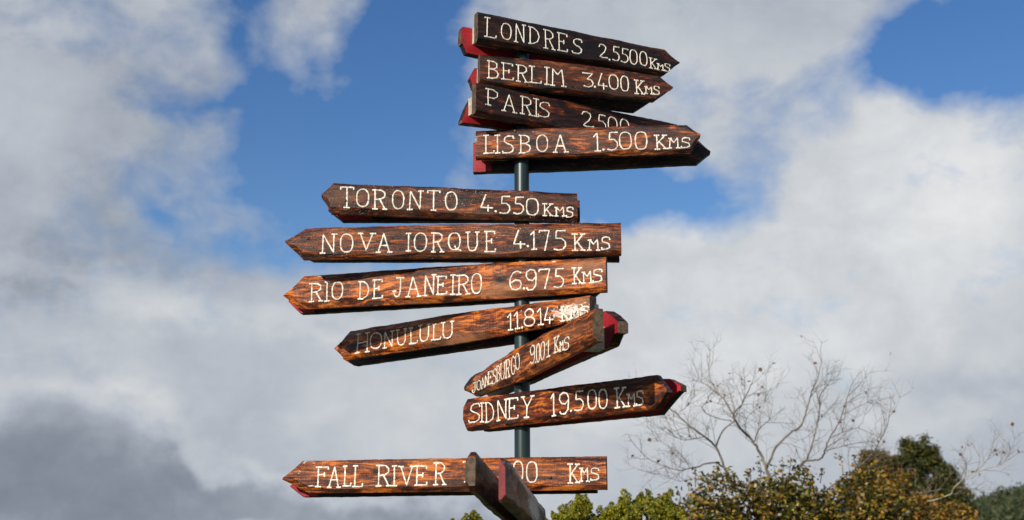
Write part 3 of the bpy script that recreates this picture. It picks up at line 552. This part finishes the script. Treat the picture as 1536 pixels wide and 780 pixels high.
# where red on the rear board's inner face turns to painted shade (from the left end, to the right end)
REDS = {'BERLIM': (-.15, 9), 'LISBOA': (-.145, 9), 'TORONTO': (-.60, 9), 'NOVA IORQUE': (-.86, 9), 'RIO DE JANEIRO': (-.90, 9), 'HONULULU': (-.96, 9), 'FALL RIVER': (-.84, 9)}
POINT_RIGHT = {'LONDRES', 'BERLIM', 'PARIS', 'LISBOA', 'SIDNEY'}
SCREWS = {'TORONTO': [(-.69, .002)], 'NOVA IORQUE': [(-.835, .012)], 'HONULULU': [(-.90, -.002), (.22, .02)], 'FALL RIVER': [(.118, -.016)],
          'LISBOA': [(-.02, .05)], 'BERLIM': [(.0, -.05)], 'RIO DE JANEIRO': [(-.80, .045)], 'JOHANNESBURGO': [(.33, -.035)], 'SIDNEY': [(-.02, -.05)]}
for k, (nm, S) in enumerate(SIGNS.items()):
    br, sh, fk, sw, pl, pt = STYLE[nm]; seed = k+1.37
    root = bpy.data.objects.new('direction_sign', None); link(root)
    root.location = (0, 0, S['z']); root.rotation_euler = (0, 0, R(S['th']))
    tag(root, LABELS[nm], 'direction sign', 'two-layer wooden arrow boards on the signpost')
    m_ = wood('varnished_wood', seed, br, sh, fk, sw, pl, pt)
    fb, rel = board('front_board', root, S['top'], S['bot'], -.066, -.0305, seed, (m_, M_DARKWOOD, M_END), ctop=CHAMFER.get(nm, DEFC)[0], cbot=CHAMFER.get(nm, DEFC)[1])
    rb, _ = board('rear_board', root, S['rtop'], S['rbot'], .066, .0305, seed+.5, (M_DARKWOOD, M_RED if nm not in REDS else red_end_shade('red_ends_painted_shade', *REDS[nm]), M_END), ctop=(.003, .008), cbot=(.003, .008))
    # cream painted block that keeps the boards apart at the blunt end
    right = nm in POINT_RIGHT
    se = (S['top'][0][0] if right else S['top'][-1][0]); sgn = 1 if right else -1
    if nm == 'SIDNEY': se -= .0
    xa, xb = sorted((se+sgn*(.014 if right else .02 if nm != 'JOHANNESBURGO' else .135), se+sgn*(.12 if nm != 'JOHANNESBURGO' else .19)))
    g = Geo(); g.box((xa, -.0300, -.040), (xb, .0300, .030 if nm != 'JOHANNESBURGO' else .036), .003, random.Random(k)); g.obj('spacer_block', M_CREAM, root)
    place = []; n_w = 0
    for kind, gl in S['words']:
        name = {'place': 'place_name', 'dist': 'distance_number', 'unit': 'unit_lettering'}[kind]
        lettering(name, root, gl, -.0668, rel, k*10+n_w, wid=.0026 if nm in ('LONDRES', 'PARIS', 'BERLIM', 'LISBOA') else .0028); n_w += 1
    for (s, t) in SCREWS.get(nm, ()):
        y0 = -.0655-rel(s, t)
        g = Geo(); g.tube([(s, y0, t), (s, y0-.003, t), (s, y0-.0042, t)], [.006, .006, .003], 10); g.obj('screw', M_SCREW, root, smooth=40)

# the lowest sign, seen almost end on, with its near end lifted a little
root = bpy.data.objects.new('direction_sign', None); link(root)
root.location = (0, 0, END_Z); root.rotation_euler = (0, R(3.5), R(84.4))
tag(root, 'weathered sign seen almost end on in front of the FALL RIVER board, red painted tip', 'direction sign', 'two-layer wooden arrow boards on the signpost')
T = [(-1.10, .038), (-1.085, .046), (.30, .050), (.36, .0)]; Bt = [(-1.10, -.072), (-1.085, -.080), (.30, -.070), (.36, -.02)]
m_ = wood('varnished_wood', 15.2, .6, -.02, .6, .05, .8, ((-.4, .03, .9, .026, .92), (-.25, -.01, .40, .06, .88)))
o, rel = board('front_board', root, T, Bt, -.064, -.0305, 21.4, (m_, M_DARKWOOD, M_REDOLD), ctop=(.012, .02), cbot=(.012, .02), nose=(.10, .42))
T2 = [(-1.15, .040), (-1.13, .058), (.30, .056), (.36, .0)]; B2 = [(-1.15, -.040), (-1.13, -.054), (.30, -.055), (.36, .0)]
board('rear_board', root, T2, B2, .060, .0305, 23.1, (M_OLDWOOD, M_DARKWOOD, M_END), ctop=(.012, .02), cbot=(.010, .016))  # inner face: dark wood stands in for red in shade
# ---------------------------------------------------------------- vegetation
def leaf_mat(name, cols, rough=.5, trans=.3, spec=.35):
    m_ = bpy.data.materials.new(name); m_.use_nodes = True; n = NT(m_.node_tree); bs = n.n['Principled BSDF']; out = n.n['Material Output']
    ge = n.node('ShaderNodeNewGeometry')
    c = n.ramp(ge.outputs['Random Per Island'], [(i/len(cols), q) for i, q in enumerate(cols)], 'CONSTANT')
    tc = n.node('ShaderNodeTexCoord')
    v = n.rng(n.noise(tc.outputs['Object'], 3.0, 3, .6), .3, .7, .65, 1.25)
    c = n.v('MULTIPLY', c, n.v('SCALE', (1, 1, 1), v))
    n.l.new(c, bs.inputs['Base Color']); bs.inputs['Roughness'].default_value = rough; bs.inputs['Specular IOR Level'].default_value = spec
    tr = n.node('ShaderNodeBsdfTranslucent'); n.l.new(c, tr.inputs[0])
    mx = n.node('ShaderNodeMixShader'); mx.inputs[0].default_value = trans
    n.l.new(bs.outputs[0], mx.inputs[1]); n.l.new(tr.outputs[0], mx.inputs[2]); n.l.new(mx.outputs[0], out.inputs[0])
    return m_
M_BARK = plain('grey_brown_bark', (.20, .165, .125), (.085, .065, .05), 12, .85, bmp=.8, bd=.01, stretch=(1, 1, .3))
M_TWIG = plain('pale_twig_bark', (.24, .20, .155), (.12, .095, .075), 9, .8, bmp=0)
M_PALE = plain('pale_bark', (.42, .37, .26), (.22, .18, .12), 10, .8, bmp=.3)
M_DLEAF = leaf_mat('dead_brown_leaf', [(.13, .055, .03), (.08, .04, .028), (.20, .085, .035), (.05, .032, .028)], .7, .25)
M_GREEN = leaf_mat('yellow_green_foliage', [(.25, .24, .014), (.34, .30, .018), (.12, .13, .012), (.42, .36, .024), (.07, .09, .012), (.26, .25, .024)], .45, .32)
M_AUT = leaf_mat('autumn_shrub_leaf', [(.055, .065, .012), (.20, .115, .016), (.15, .13, .018), (.34, .19, .022), (.035, .045, .010), (.42, .26, .05), (.24, .19, .03), (.09, .05, .014), (.05, .06, .014)], .42, .25)
M_AUT2 = leaf_mat('olive_green_shrub_leaf', [(.050, .065, .012), (.11, .10, .015), (.14, .11, .018), (.28, .16, .02), (.03, .045, .010), (.34, .26, .05), (.16, .14, .03)], .40, .22)
M_ORANGE = leaf_mat('russet_leaf', [(.38, .20, .026), (.26, .15, .020), (.48, .27, .035), (.22, .17, .03), (.10, .07, .018), (.40, .20, .06), (.11, .10, .02)], .5, .35)
M_CONIF = leaf_mat('dark_conifer_foliage', [(.022, .038, .009), (.040, .058, .012), (.065, .080, .016), (.014, .026, .007), (.11, .10, .02), (.16, .12, .025)], .6, .15)
M_OLIVE = leaf_mat('olive_brown_foliage', [(.09, .075, .014), (.17, .10, .018), (.06, .06, .012), (.24, .14, .022), (.03, .035, .01)], .6, .2)

def leaves_at(P, size, rng, flat=.55, aspect=.55):
    """one folded leaf per point"""
    n = len(P); d = rng.normal(size=(n, 3)); d[:, 2] = d[:, 2]*flat+.15; d /= np.linalg.norm(d, axis=1)[:, None]
    u = rng.normal(size=(n, 3)); u -= d*np.sum(u*d, 1)[:, None]; u /= np.linalg.norm(u, axis=1)[:, None]
    w = np.cross(d, u); L = size*rng.uniform(.6, 1.25, n)[:, None]
    q = np.empty((n, 4, 3)); q[:, 0] = P-d*L*.5; q[:, 2] = P+d*L*.5
    q[:, 1] = P+u*L*aspect*.5+w*L*.12; q[:, 3] = P-u*L*aspect*.5+w*L*.12
    return q
def nz(P, f, seed):
    return np.array([mnoise.fractal(Vector((p[0]*f+seed, p[1]*f, p[2]*f)), 1.0, 2.0, 3) for p in P])
def blob_points(blobs, n, rng, freq, thr, seed):
    w = np.array([b[3]*b[4]*b[5] for b in blobs])**.8; w = w/w.sum(); out = []
    idx = rng.choice(len(blobs), size=n, p=w)
    v = rng.normal(size=(n, 3)); v /= np.linalg.norm(v, axis=1)[:, None]; r = rng.uniform(0, 1, n)**.42
    B = np.array(blobs)[idx]; P = B[:, :3]+v*r[:, None]*B[:, 3:6]
    return P[nz(P, freq, seed) > thr]

def shrub(name, label, cat, base, blobs, n, size, mats, seed, group=None, freq=3.0, thr=-.12, sprigs=(), stem_mat=None, flat=.55, stem_r=.02, aspect=.55):
    """base: point on the ground; blobs: centres and radii relative to it"""
    rng = np.random.default_rng(seed); rr = random.Random(seed)
    root = bpy.data.objects.new(name, None); link(root); root.location = base
    tag(root, label, cat, group)
    P = blob_points(blobs, n, rng, freq, thr, seed*3.3)
    SP = []; g = Geo()
    for (sx, sy, sz, h) in sprigs:                      # upright shoots that stand out of the crown
        top = Vector((sx, sy, sz)); bot = top-Vector((rr.uniform(-.05, .05), 0, h)); g.tube([bot, (bot+top)/2+Vector((.01, 0, 0)), top], [.006, .004, .002], 5)
        k = int(h/size*3.2)
        for i in range(k):
            p = bot.lerp(top, rr.uniform(.35, 1.03)); SP.append((p.x+rr.gauss(0, size*.42), p.y+rr.gauss(0, size*.42), p.z+rr.gauss(0, size*.2)))
    if SP: P = np.vstack([P, np.array(SP)])
    for b in blobs:                                      # stems reach into every part of the crown
        x0 = rr.uniform(-.08, .08); c = Vector(b[:3])
        g.tube([(x0, rr.uniform(-.08, .08), 0), (x0*.6+c.x*.35, c.y*.35, c.z*.5), (c.x*.85, c.y*.85, c.z), (c.x+b[3]*.2, c.y, c.z+b[5]*.6)], [stem_r, stem_r*.8, stem_r*.5, stem_r*.2], 7)
    g.obj('trunk', stem_mat or M_BARK, root, smooth=60)
    o = quads_obj('crown', leaves_at(P, size, rng, flat, aspect), mats, root)
    return root

# two bright green bushes of upright feathery shoots
def plume_bush(base, plumes, seed, label):
    rng = np.random.default_rng(seed); rr = random.Random(seed)
    root = bpy.data.objects.new('green_bush', None); link(root); root.location = base
    tag(root, label, 'bush', 'bright green bushes below the signpost')
    g = Geo(); Pts = []
    for (x, y, z, r, h) in plumes:
        tip = Vector((x, y, z)); foot = Vector((x*.5, y*.5, max(.2, z-h*3.0)))
        g.tube([(x*.1, y*.1, 0), foot, tip-Vector((0, 0, h*.4))], [.016, .010, .004], 5)
        n = int(5200*r*(h+r)/.01*.10)+60
        t = rng.uniform(0, 1, n); a = rng.uniform(0, 6.283, n)
        prof = np.sqrt(np.clip(1-(2*t-1)**2*.92, .02, 1))*(1+.25*np.sin(a*3+x*40)+.15*np.sin(t*18))
        q = r*prof*rng.uniform(.62, 1.02, n)
        Pts.append(np.stack([x+q*np.cos(a)+.012*np.sin(t*9+x*30), y+q*np.sin(a), z-h+t*h], 1))
    g.obj('trunk', M_BARK, root, smooth=60)
    P = np.vstack(Pts); quads_obj('crown', leaves_at(P, .021, rng, .9, .5), M_GREEN, root)
def bush_plumes(shape, seed, dens):
    """shape: (x, top z) outline points; fills below with shoots of different height"""
    rr = random.Random(seed); out = []
    x0, x1 = shape[0][0], shape[-1][0]
    for i in range(dens):
        x = rr.uniform(x0, x1); zt = interp(shape, x); y = rr.uniform(-.30, .30)*(1-.3*abs(2*(x-x0)/(x1-x0)-1))
        low = rr.random()**1.5*2.7
        z = zt-low*.55-abs(y)*.20; out.append((x, y, z, rr.uniform(.026, .050), rr.uniform(.09, .17)))
    for (x, z) in shape[1:-1]: out.append((x, rr.uniform(-.08, .08), z, rr.uniform(.026, .036), rr.uniform(.13, .18)))
    return out
# outlines in metres from each bush's foot, heights from the ground
plume_bush((.42, 4.5, 0), bush_plumes([(-.24, 1.72), (-.22, 1.90), (-.15, 1.95), (-.08, 2.00), (-.03, 2.03), (.03, 2.09), (.10, 2.08), (.14, 1.93), (.17, 1.8)], 4, 230), 41, 'smaller rounded bright green bush beneath the right end of the FALL RIVER board')
plume_bush((.93, 4.5, 0), bush_plumes([(-.34, 1.9), (-.31, 1.99), (-.24, 2.02), (-.18, 2.0), (-.13, 2.11), (-.07, 2.03), (-.02, 2.09), (.03, 2.11), (.08, 2.03), (.13, 2.06), (.19, 2.11), (.24, 1.98), (.3, 1.93), (.36, 1.88)], 5, 360), 42, 'wider bright green bush of upright shoots left of the autumn shrubs')
plume_bush((-.38, 4.5, 0), bush_plumes([(-.22, 1.86), (-.15, 1.88), (-.09, 1.895), (.0, 1.93), (.07, 1.955), (.12, 1.88), (.2, 1.8)], 6, 150), 43, 'low bright green bush whose tips just show under the end-on sign')

# autumn shrubs behind
G = 'leafy shrubs in a row below the bare tree'
shrub('autumn_shrub', 'brown and olive leafed shrub, leftmost of the row under the bare tree', 'shrub', (1.75, 6.5, .045),
      [(-.15, 0, 1.85, .36, .4, .34), (.10, 0, 2.05, .26, .35, .33), (.28, .1, 1.9, .30, .35, .36), (.0, 0, 1.3, .6, .6, .75), (-.38, 0, 1.82, .25, .3, .28), (.42, .1, 2.0, .2, .3, .28)], 19000, .050, M_AUT, 11, G, 4.0, -.10,
      [(-.13, 0, 2.36, .16), (-.21, .0, 2.28, .12), (.07, 0, 2.42, .2), (.20, 0, 2.36, .15), (-.42, 0, 2.15, .15), (-.30, 0, 2.20, .12), (.02, 0, 2.30, .15), (.38, 0, 2.37, .18), (-.05, 0, 2.34, .12)])
shrub('green_shrub', 'darker green leafed shrub in the middle of the row below the bare tree', 'shrub', (2.55, 6.9, .03),
      [(-.15, 0, 1.95, .28, .4, .44), (.10, 0, 2.02, .22, .35, .42), (.30, .1, 1.88, .24, .35, .34), (.0, 0, 1.3, .6, .6, .75), (-.02, .1, 2.2, .14, .2, .2)], 19000, .052, M_AUT2, 12, G, 4.0, -.08,
      [(-.25, 0, 2.5, .2), (-.03, 0, 2.52, .2), (.05, 0, 2.50, .2), (.20, 0, 2.42, .16), (-.12, 0, 2.44, .15), (.12, 0, 2.45, .15), (-.36, 0, 2.4, .15)])
shrub('autumn_shrub', 'olive and yellow leafed shrub between the dark green shrub and the russet one', 'shrub', (3.26, 7.2, .05),
      [(-.25, 0, 1.95, .26, .4, .38), (.05, 0, 2.08, .26, .35, .36), (.32, .1, 1.90, .26, .35, .40), (.0, 0, 1.3, .65, .6, .75)], 19000, .052, M_AUT, 13, G, 4.0, -.10,
      [(-.12, 0, 2.56, .2), (.02, 0, 2.54, .16), (.26, 0, 2.44, .16), (-.3, 0, 2.42, .15), (.15, 0, 2.46, .15)])
shrub('russet_shrub', 'orange and russet leafed bush in front of the dark conifer', 'shrub', (4.02, 8.0, 0),
      [(-.30, 0, 2.10, .30, .4, .32), (.08, 0, 2.06, .36, .4, .28), (.45, .1, 1.95, .34, .35, .24), (.0, 0, 1.3, .85, .6, .80), (-.15, 0, 2.35, .20, .3, .22), (.55, 0, 1.7, .4, .4, .3)], 24000, .056, M_ORANGE, 14, G, 4.2, .0,
      [(-.3, 0, 2.6, .2), (.1, 0, 2.5, .16), (.5, 0, 2.2, .16)])

# taller evergreens
def evergreen(name, label, base, blobs, n, size, mat, seed, group=None):
    rng = np.random.default_rng(seed); rr = random.Random(seed)
    root = bpy.data.objects.new(name, None); link(root); root.location = base; tag(root, label, 'tree', group)
    H = max(b[2]+b[5] for b in blobs); g = Geo()
    g.tube([(0, 0, 0), (.03, 0, H*.35), (-.02, .03, H*.7), (0, 0, H*.96)], [.16, .12, .07, .015], 10)
    g.obj('trunk', M_BARK, root, smooth=60)
    g = Geo()
    for b in blobs:
        for _ in range(3):
            z0 = min(H*.9, max(.4, b[2]-b[5]*.5)); e = Vector((b[0]+rr.uniform(-.6, .6)*b[3], b[1]+rr.uniform(-.6, .6)*b[4], b[2]+rr.uniform(-.2, .6)*b[5]))
            s = Vector((0, 0, z0)); g.tube([s, s.lerp(e, .5)+Vector((0, 0, -.06)), e], [.035, .022, .006], 5)
    g.obj('limbs', M_BARK, root, smooth=60)
    # small clumps on the skin of each lobe, leaves round every clump
    P = []
    for b in blobs:
        k = int(26*(b[3]*b[4]+b[3]*b[5])/(.35**2)/3)+8
        v = rng.normal(size=(k, 3)); v /= np.linalg.norm(v, axis=1)[:, None]
        c = np.array(b[:3])+v*np.array(b[3:6])*rng.uniform(.45, 1.08, k)[:, None]
        m = max(10, int(n/len(blobs)/k))
        P.append((c[:, None, :]+rng.normal(size=(k, m, 3))*np.array([.075, .075, .065])).reshape(-1, 3))
    P = np.vstack(P); quads_obj('crown', leaves_at(P, size, rng, .6, .5), mat, root)
evergreen('conifer_tree', 'tall dark green conifer behind the russet bush at the right', (10.9, 28, 0),
          [(-.10, 0, 4.45, .40, .4, .42), (.35, 0, 4.20, .36, .4, .34), (-.36, 0, 3.98, .34, .5, .36), (.15, 0, 3.8, .7, .6, .45), (.62, 0, 3.75, .28, .4, .3), (-.3, 0, 3.3, .9, .7, .55), (.6, 0, 3.2, .65, .6, .5),
           (.95, 0, 2.9, .45, .5, .5), (0, 0, 2.5, 1.3, .9, .6), (1.1, 0, 2.2, .65, .7, .5), (0, 0, 1.6, 1.7, 1.1, .8), (.75, 0, 3.45, .4, .4, .3), (-.55, 0, 3.4, .35, .4, .4)], 46000, .085, M_CONIF, 21)
evergreen('olive_tree', 'smaller olive brown round-topped tree left of the dark conifer', (9.5, 27, 0),
          [(-.15, 0, 4.05, .34, .4, .30), (.10, 0, 3.95, .36, .4, .34), (-.3, 0, 3.6, .5, .5, .38), (.3, 0, 3.4, .6, .5, .4), (-.55, 0, 3.2, .5, .5, .45), (-.2, 0, 2.8, 1.0, .8, .6), (-.2, 0, 2.0, 1.3, .9, .9)], 24000, .085, M_OLIVE, 22)

# ---- bare trees
def grow(g, rr, p, d, length, r, depth, tips, flat=.55):
    pts = [Vector(p)]; n = 5; dd = Vector(d).normalized(); bend = Vector((rr.uniform(-.5, .5), rr.uniform(-.3, .3), rr.uniform(.0, .55)))
    for i in range(n):
        dd = (dd+bend*.16+Vector((rr.gauss(0, .09), rr.gauss(0, .06), rr.gauss(0, .09)))).normalized(); pts.append(pts[-1]+dd*length/n)
    g.tube(pts, [r*(1-.75*i/n) for i in range(n+1)], 4 if r < .004 else 5, cap=False); tips.append((pts[-1], dd)); tips.append((pts[3], dd))
    if depth > 0:
        for _ in range(rr.choice((2, 3, 3))):
            i = rr.randint(1, n-1); q = pts[i]; side = rr.choice((-1, 1)); a = rr.uniform(.45, 1.05)*side
            ax = Vector((0, 1, 0)); nd = (Matrix.Rotation(a, 3, ax) @ dd); nd.y += rr.uniform(-.35, .35)
            grow(g, rr, q, nd, length*rr.uniform(.45, .75), r*.6, depth-1, tips)
def leaf_mesh():
    v = [(0, 0, 0), (.018, .004, .012), (.022, .0, .030), (.008, .004, .034), (0, .002, .056), (-.008, .004, .034), (-.022, 0, .030), (-.018, .004, .012)]
    me = bpy.data.meshes.new('leaf'); me.from_pydata(v, [], [(0, 1, 2, 3), (0, 3, 4, 5), (0, 5, 6, 7)]); me.materials.append(M_DLEAF); return me
LEAF = leaf_mesh()
def bare_tree(name, label, foot, limbs, seed, nleaf, mat, twmat, leaf_at=(), dens=1.0, tl=1.0):
    rr = random.Random(seed); root = bpy.data.objects.new(name, None); link(root); root.location = foot; tag(root, label, 'tree')
    F0 = Vector(foot); g = Geo(); f = [Vector(p)-F0 for p in limbs[0][0]]
    g.tube([(0, 0, 0), f[0]*.5+Vector((.02, 0, 0)), f[0], f[1]], [limbs[0][1]*2.6, limbs[0][1]*2.0, limbs[0][1]*1.6, limbs[0][1]*1.2], 10, rough=.1); g.obj('trunk', mat, root, smooth=60)
    tw = Geo(); tips = []
    for pts, r in limbs:
        P = [Vector(p)-F0 for p in pts]; Q = []
        for i in range(len(P)-1):
            a, b = P[i], P[i+1]; pa = P[max(i-1, 0)]; pb = P[min(i+2, len(P)-1)]
            for k in range(4):
                t = k/4; Q.append(.5*((2*a)+(b-pa)*t+(2*pa-5*a+4*b-pb)*t*t+(3*a-pa-3*b+pb)*t**3)+Vector((rr.gauss(0, .003), 0, rr.gauss(0, .003))))
        Q.append(P[-1]); n = len(Q)
        g = Geo(); g.tube(Q, [r*.64*(1-.80*i/(n-1)) for i in range(n)], 7, rough=.15, seed=seed); g.obj('branch', mat if r > .009 else twmat, root, smooth=60)
        L = sum((Q[i+1]-Q[i]).length for i in range(n-1)); m = int(L*9*dens)+2
        for k in range(m):
            i = rr.randint(int(n*.28), n-2); d = (Q[i+1]-Q[i-1]).normalized(); a = rr.uniform(.4, 1.0)*rr.choice((-1, 1))
            nd = Matrix.Rotation(a, 3, Vector((0, 1, 0))) @ d; nd.y += rr.uniform(-.4, .4)
            nd.z += .15
            grow(tw, rr, Q[i], nd, rr.uniform(.16, .42)*tl, min(.0031, r*.4), 2, tips)
        grow(tw, rr, Q[-1], (Q[-1]-Q[-2]), rr.uniform(.12, .25)*tl, min(.0035, r*.3), 1, tips)
    o = tw.obj('twigs', twmat, root); o['kind'] = 'stuff'
    tips = [t for t in tips if t[0].z > f[0].z+.3]
    for i in range(nleaf):
        if i < len(leaf_at): p = Vector(leaf_at[i])-F0; p = min(tips, key=lambda t: (t[0]-p).length)[0]
        else: p = rr.choice(tips)[0]
        o = bpy.data.objects.new('leaf', LEAF); link(o, root); o.location = p; s = rr.uniform(.55, 1.05)
        o.scale = (s, s, s); o.rotation_euler = (rr.uniform(1.2, 4.8), rr.uniform(-1, 1), rr.uniform(0, 6.28))

LIMBS = [([(2.438, 7.4, 1.6), (2.511, 7.448, 2.044), (2.505, 7.307, 2.261), (2.449, 7.302, 2.453), (2.421, 7.441, 2.626), (2.363, 7.52, 2.765), (2.243, 7.423, 2.855), (2.163, 7.293, 2.939), (2.151, 7.319, 2.995), (2.262, 7.464, 3.112), (2.331, 7.515, 3.233), (2.366, 7.398, 3.318)], 0.03), ([(2.494, 7.4, 1.915), (2.193, 7.115, 2.188), (2.042, 7.018, 2.326), (1.98, 6.993, 2.462), (1.918, 6.998, 2.639), (1.792, 6.86, 2.733), (1.638, 6.78, 2.819), (1.511, 6.876, 2.968), (1.472, 7.007, 3.023), (1.388, 6.981, 3.109), (1.277, 6.837, 3.141)], 0.024), ([(2.063, 7.4, 2.473), (1.918, 7.222, 2.518), (1.69, 7.014, 2.451), (1.558, 6.98, 2.43), (1.449, 7.109, 2.471), (1.305, 7.078, 2.519), (1.177, 6.933, 2.608)], 0.014), ([(1.98, 7.4, 2.688), (2.022, 7.183, 2.83), (2.125, 7.193, 2.915), (2.178, 7.214, 3.009), (2.234, 7.168, 3.121), (2.219, 7.023, 3.244)], 0.013), ([(2.178, 7.4, 2.991), (2.066, 7.254, 3.119), (1.999, 7.342, 3.223), (1.957, 7.418, 3.368), (1.926, 7.354, 3.493)], 0.012), ([(2.15, 7.4, 2.938), (2.04, 7.452, 2.971), (1.882, 7.284, 3.004), (1.814, 7.09, 3.046), (1.873, 7.124, 3.095), (2.015, 7.269, 3.094)], 0.008), ([(2.015, 7.4, 3.218), (1.933, 7.451, 3.292), (1.802, 7.32, 3.367)], 0.007), ([(2.365, 7.4, 2.734), (2.425, 7.472, 2.86), (2.547, 7.65, 2.953), (2.662, 7.658, 3.048)], 0.012), ([(2.471, 7.4, 2.48), (2.61, 7.534, 2.7), (2.742, 7.498, 2.829), (2.873, 7.612, 2.908), (2.97, 7.755, 3.046), (3.027, 7.818, 3.184), (3.057, 7.708, 3.314), (3.089, 7.587, 3.434), (3.137, 7.631, 3.592)], 0.02), ([(2.517, 7.4, 2.106), (2.751, 7.651, 2.366), (2.873, 7.709, 2.516), (2.991, 7.901, 2.598), (3.081, 8.038, 2.746), (3.171, 8.12, 2.963), (3.186, 8.026, 3.127), (3.169, 7.894, 3.27), (3.273, 7.917, 3.392), (3.369, 8.062, 3.548)], 0.018), ([(2.7, 7.4, 2.35), (2.844, 7.434, 2.541), (2.977, 7.357, 2.554), (2.98, 7.148, 2.601), (3.016, 7.082, 2.723), (3.13, 7.189, 2.863), (3.216, 7.312, 2.974), (3.269, 7.271, 3.134), (3.283, 7.126, 3.259)], 0.018), ([(3.12, 7.4, 2.773), (3.229, 7.2, 2.825), (3.336, 7.109, 2.867), (3.409, 7.151, 3.001)], 0.008), ([(3.06, 7.4, 2.649), (3.328, 7.471, 2.721), (3.63, 7.65, 2.778)], 0.008), ([(3.242, 7.4, 3.004), (3.37, 7.298, 3.058), (3.511, 7.312, 3.139), (3.634, 7.455, 3.238)], 0.006), ([(3.008, 7.4, 2.885), (2.897, 7.457, 2.792), (2.871, 7.751, 2.774)], 0.006), ([(1.635, 7.4, 3.031), (1.707, 7.33, 3.089), (1.717, 7.024, 3.134), (1.758, 6.78, 3.147)], 0.006), ([(1.878, 7.4, 2.787), (1.647, 7.089, 2.724), (1.478, 7.015, 2.768), (1.373, 6.919, 2.834)], 0.007), ([(1.715, 7.4, 2.48), (1.602, 7.26, 2.611), (1.465, 7.187, 2.682), (1.339, 6.937, 2.709)], 0.006), ([(2.507, 7.4, 1.915), (3.044, 7.384, 2.265), (3.502, 7.538, 2.569), (3.708, 7.782, 2.757), (3.81, 7.806, 2.929), (3.816, 7.674, 3.084)], 0.014), ([(2.34, 7.4, 2.754), (2.274, 7.372, 2.882), (2.34, 7.55, 3.002), (2.478, 7.606, 3.11), (2.521, 7.473, 3.16)], 0.007), ([(2.615, 7.4, 2.721), (2.739, 7.369, 2.698), (2.858, 7.574, 2.572)], 0.006), ([(1.969, 7.4, 2.266), (1.808, 7.386, 2.375), (1.578, 7.152, 2.335), (1.356, 6.891, 2.38), (1.264, 6.923, 2.333)], 0.006)]
LIMBS_RIGHT = [([(3.24, 8.25, 1.87), (3.582, 8.17, 2.125), (3.909, 8.09, 2.189), (4.089, 8.01, 2.165), (4.27, 7.93, 2.195), (4.416, 7.85, 2.245), (4.442, 7.77, 2.32), (4.542, 7.69, 2.415), (4.686, 7.61, 2.475), (4.825, 7.53, 2.515), (4.877, 7.45, 2.562)], 0.016), ([(4.84, 8.25, 2.493), (4.948, 8.17, 2.619), (4.984, 8.09, 2.737), (4.973, 8.01, 2.799)], 0.007), ([(4.714, 8.25, 2.424), (4.731, 8.17, 2.55), (4.668, 8.09, 2.64)], 0.006), ([(4.616, 8.25, 2.348), (4.745, 8.17, 2.323), (4.887, 8.09, 2.305), (4.995, 8.01, 2.321)], 0.006), ([(3.959, 8.25, 2.197), (3.874, 8.17, 2.309), (3.961, 8.09, 2.407), (4.064, 8.01, 2.28), (4.208, 7.93, 2.276)], 0.012)]


bare_tree('bare_tree', 'nearly leafless tree with spreading grey twigs right of the SIDNEY board', (2.62, 7.45, 0), LIMBS, 5, 46, M_BARK, M_TWIG, dens=.68)
bare_tree('bare_sapling', 'thin pale-barked sapling with a few brown leaves, reaching right past the conifer', (3.9, 8.1, 0), LIMBS_RIGHT, 8, 20, M_PALE, M_TWIG, dens=.7, tl=.8)

# ---------------------------------------------------------------- wooded hill far behind
def build_hill():
    m_, n, bs = new_mat('wooded_hill_green'); tc = n.node('ShaderNodeTexCoord')
    a = n.noise(tc.outputs['Object'], .08, 6, .6)
    n.l.new(n.mix(n.rng(a, .35, .65), (.055, .075, .032), (.085, .10, .04)), bs.inputs['Base Color']); bs.inputs['Roughness'].default_value = .95
    def height(x, y):
        u = max(0, min(1, (x-135)/190)); w = max(0, min(1, (y-430)/50)); e = max(0, min(1, (800-y)/200)); far = max(0, min(1, (1250-x)/500))
        far = far*far*(3-2*far); roll = 1 + .22*math.sin((x-325)*.009)*max(0, min(1, (x-260)/150))
        return (37*(u*u*(3-2*u))*w*e*roll + 9*min(w, e)*min(1, max(0, (x-125)/40)))*far + 2.2*mnoise.noise(Vector((x*.03, y*.03, 0)))*w*far
    V = []; F = []; NX, NY = 220, 50; x0, x1, y0, y1 = 120, 1260, 430, 800
    for j in range(NY):
        for i in range(NX):
            x = x0+(x1-x0)*i/(NX-1); y = y0+(y1-y0)*j/(NY-1); V.append((x, y, height(x, y)-.5))
    for j in range(NY-1):
        for i in range(NX-1): q = j*NX+i; F.append((q, q+1, q+NX+1, q+NX))
    o = mesh_obj('hill', V, F, m_, smooth=80); tag(o, kind='structure')
    rng = np.random.default_rng(3); k = 12500
    X = 145+rng.uniform(0, 1, k)**1.3*1050; Y = rng.uniform(445, 700, k); cen = [(x, y, height(x, y)+1.0) for x, y in zip(X, Y)]
    cen = np.array(cen); P = (cen[:, None, :]+rng.normal(size=(k, 22, 3))*np.array([1.6, 1.6, 1.6])).reshape(-1, 3)
    fm = leaf_mat('distant_forest_foliage', [(.045, .065, .026), (.07, .085, .034), (.09, .10, .04), (.032, .05, .022)], .8, .15)
    o = quads_obj('forest', leaves_at(P, 1.9, rng, .7, .8), fm); tag(o, 'far-off dark green wood that covers the hill at the right edge', 'forest', kind='stuff')
build_hill()
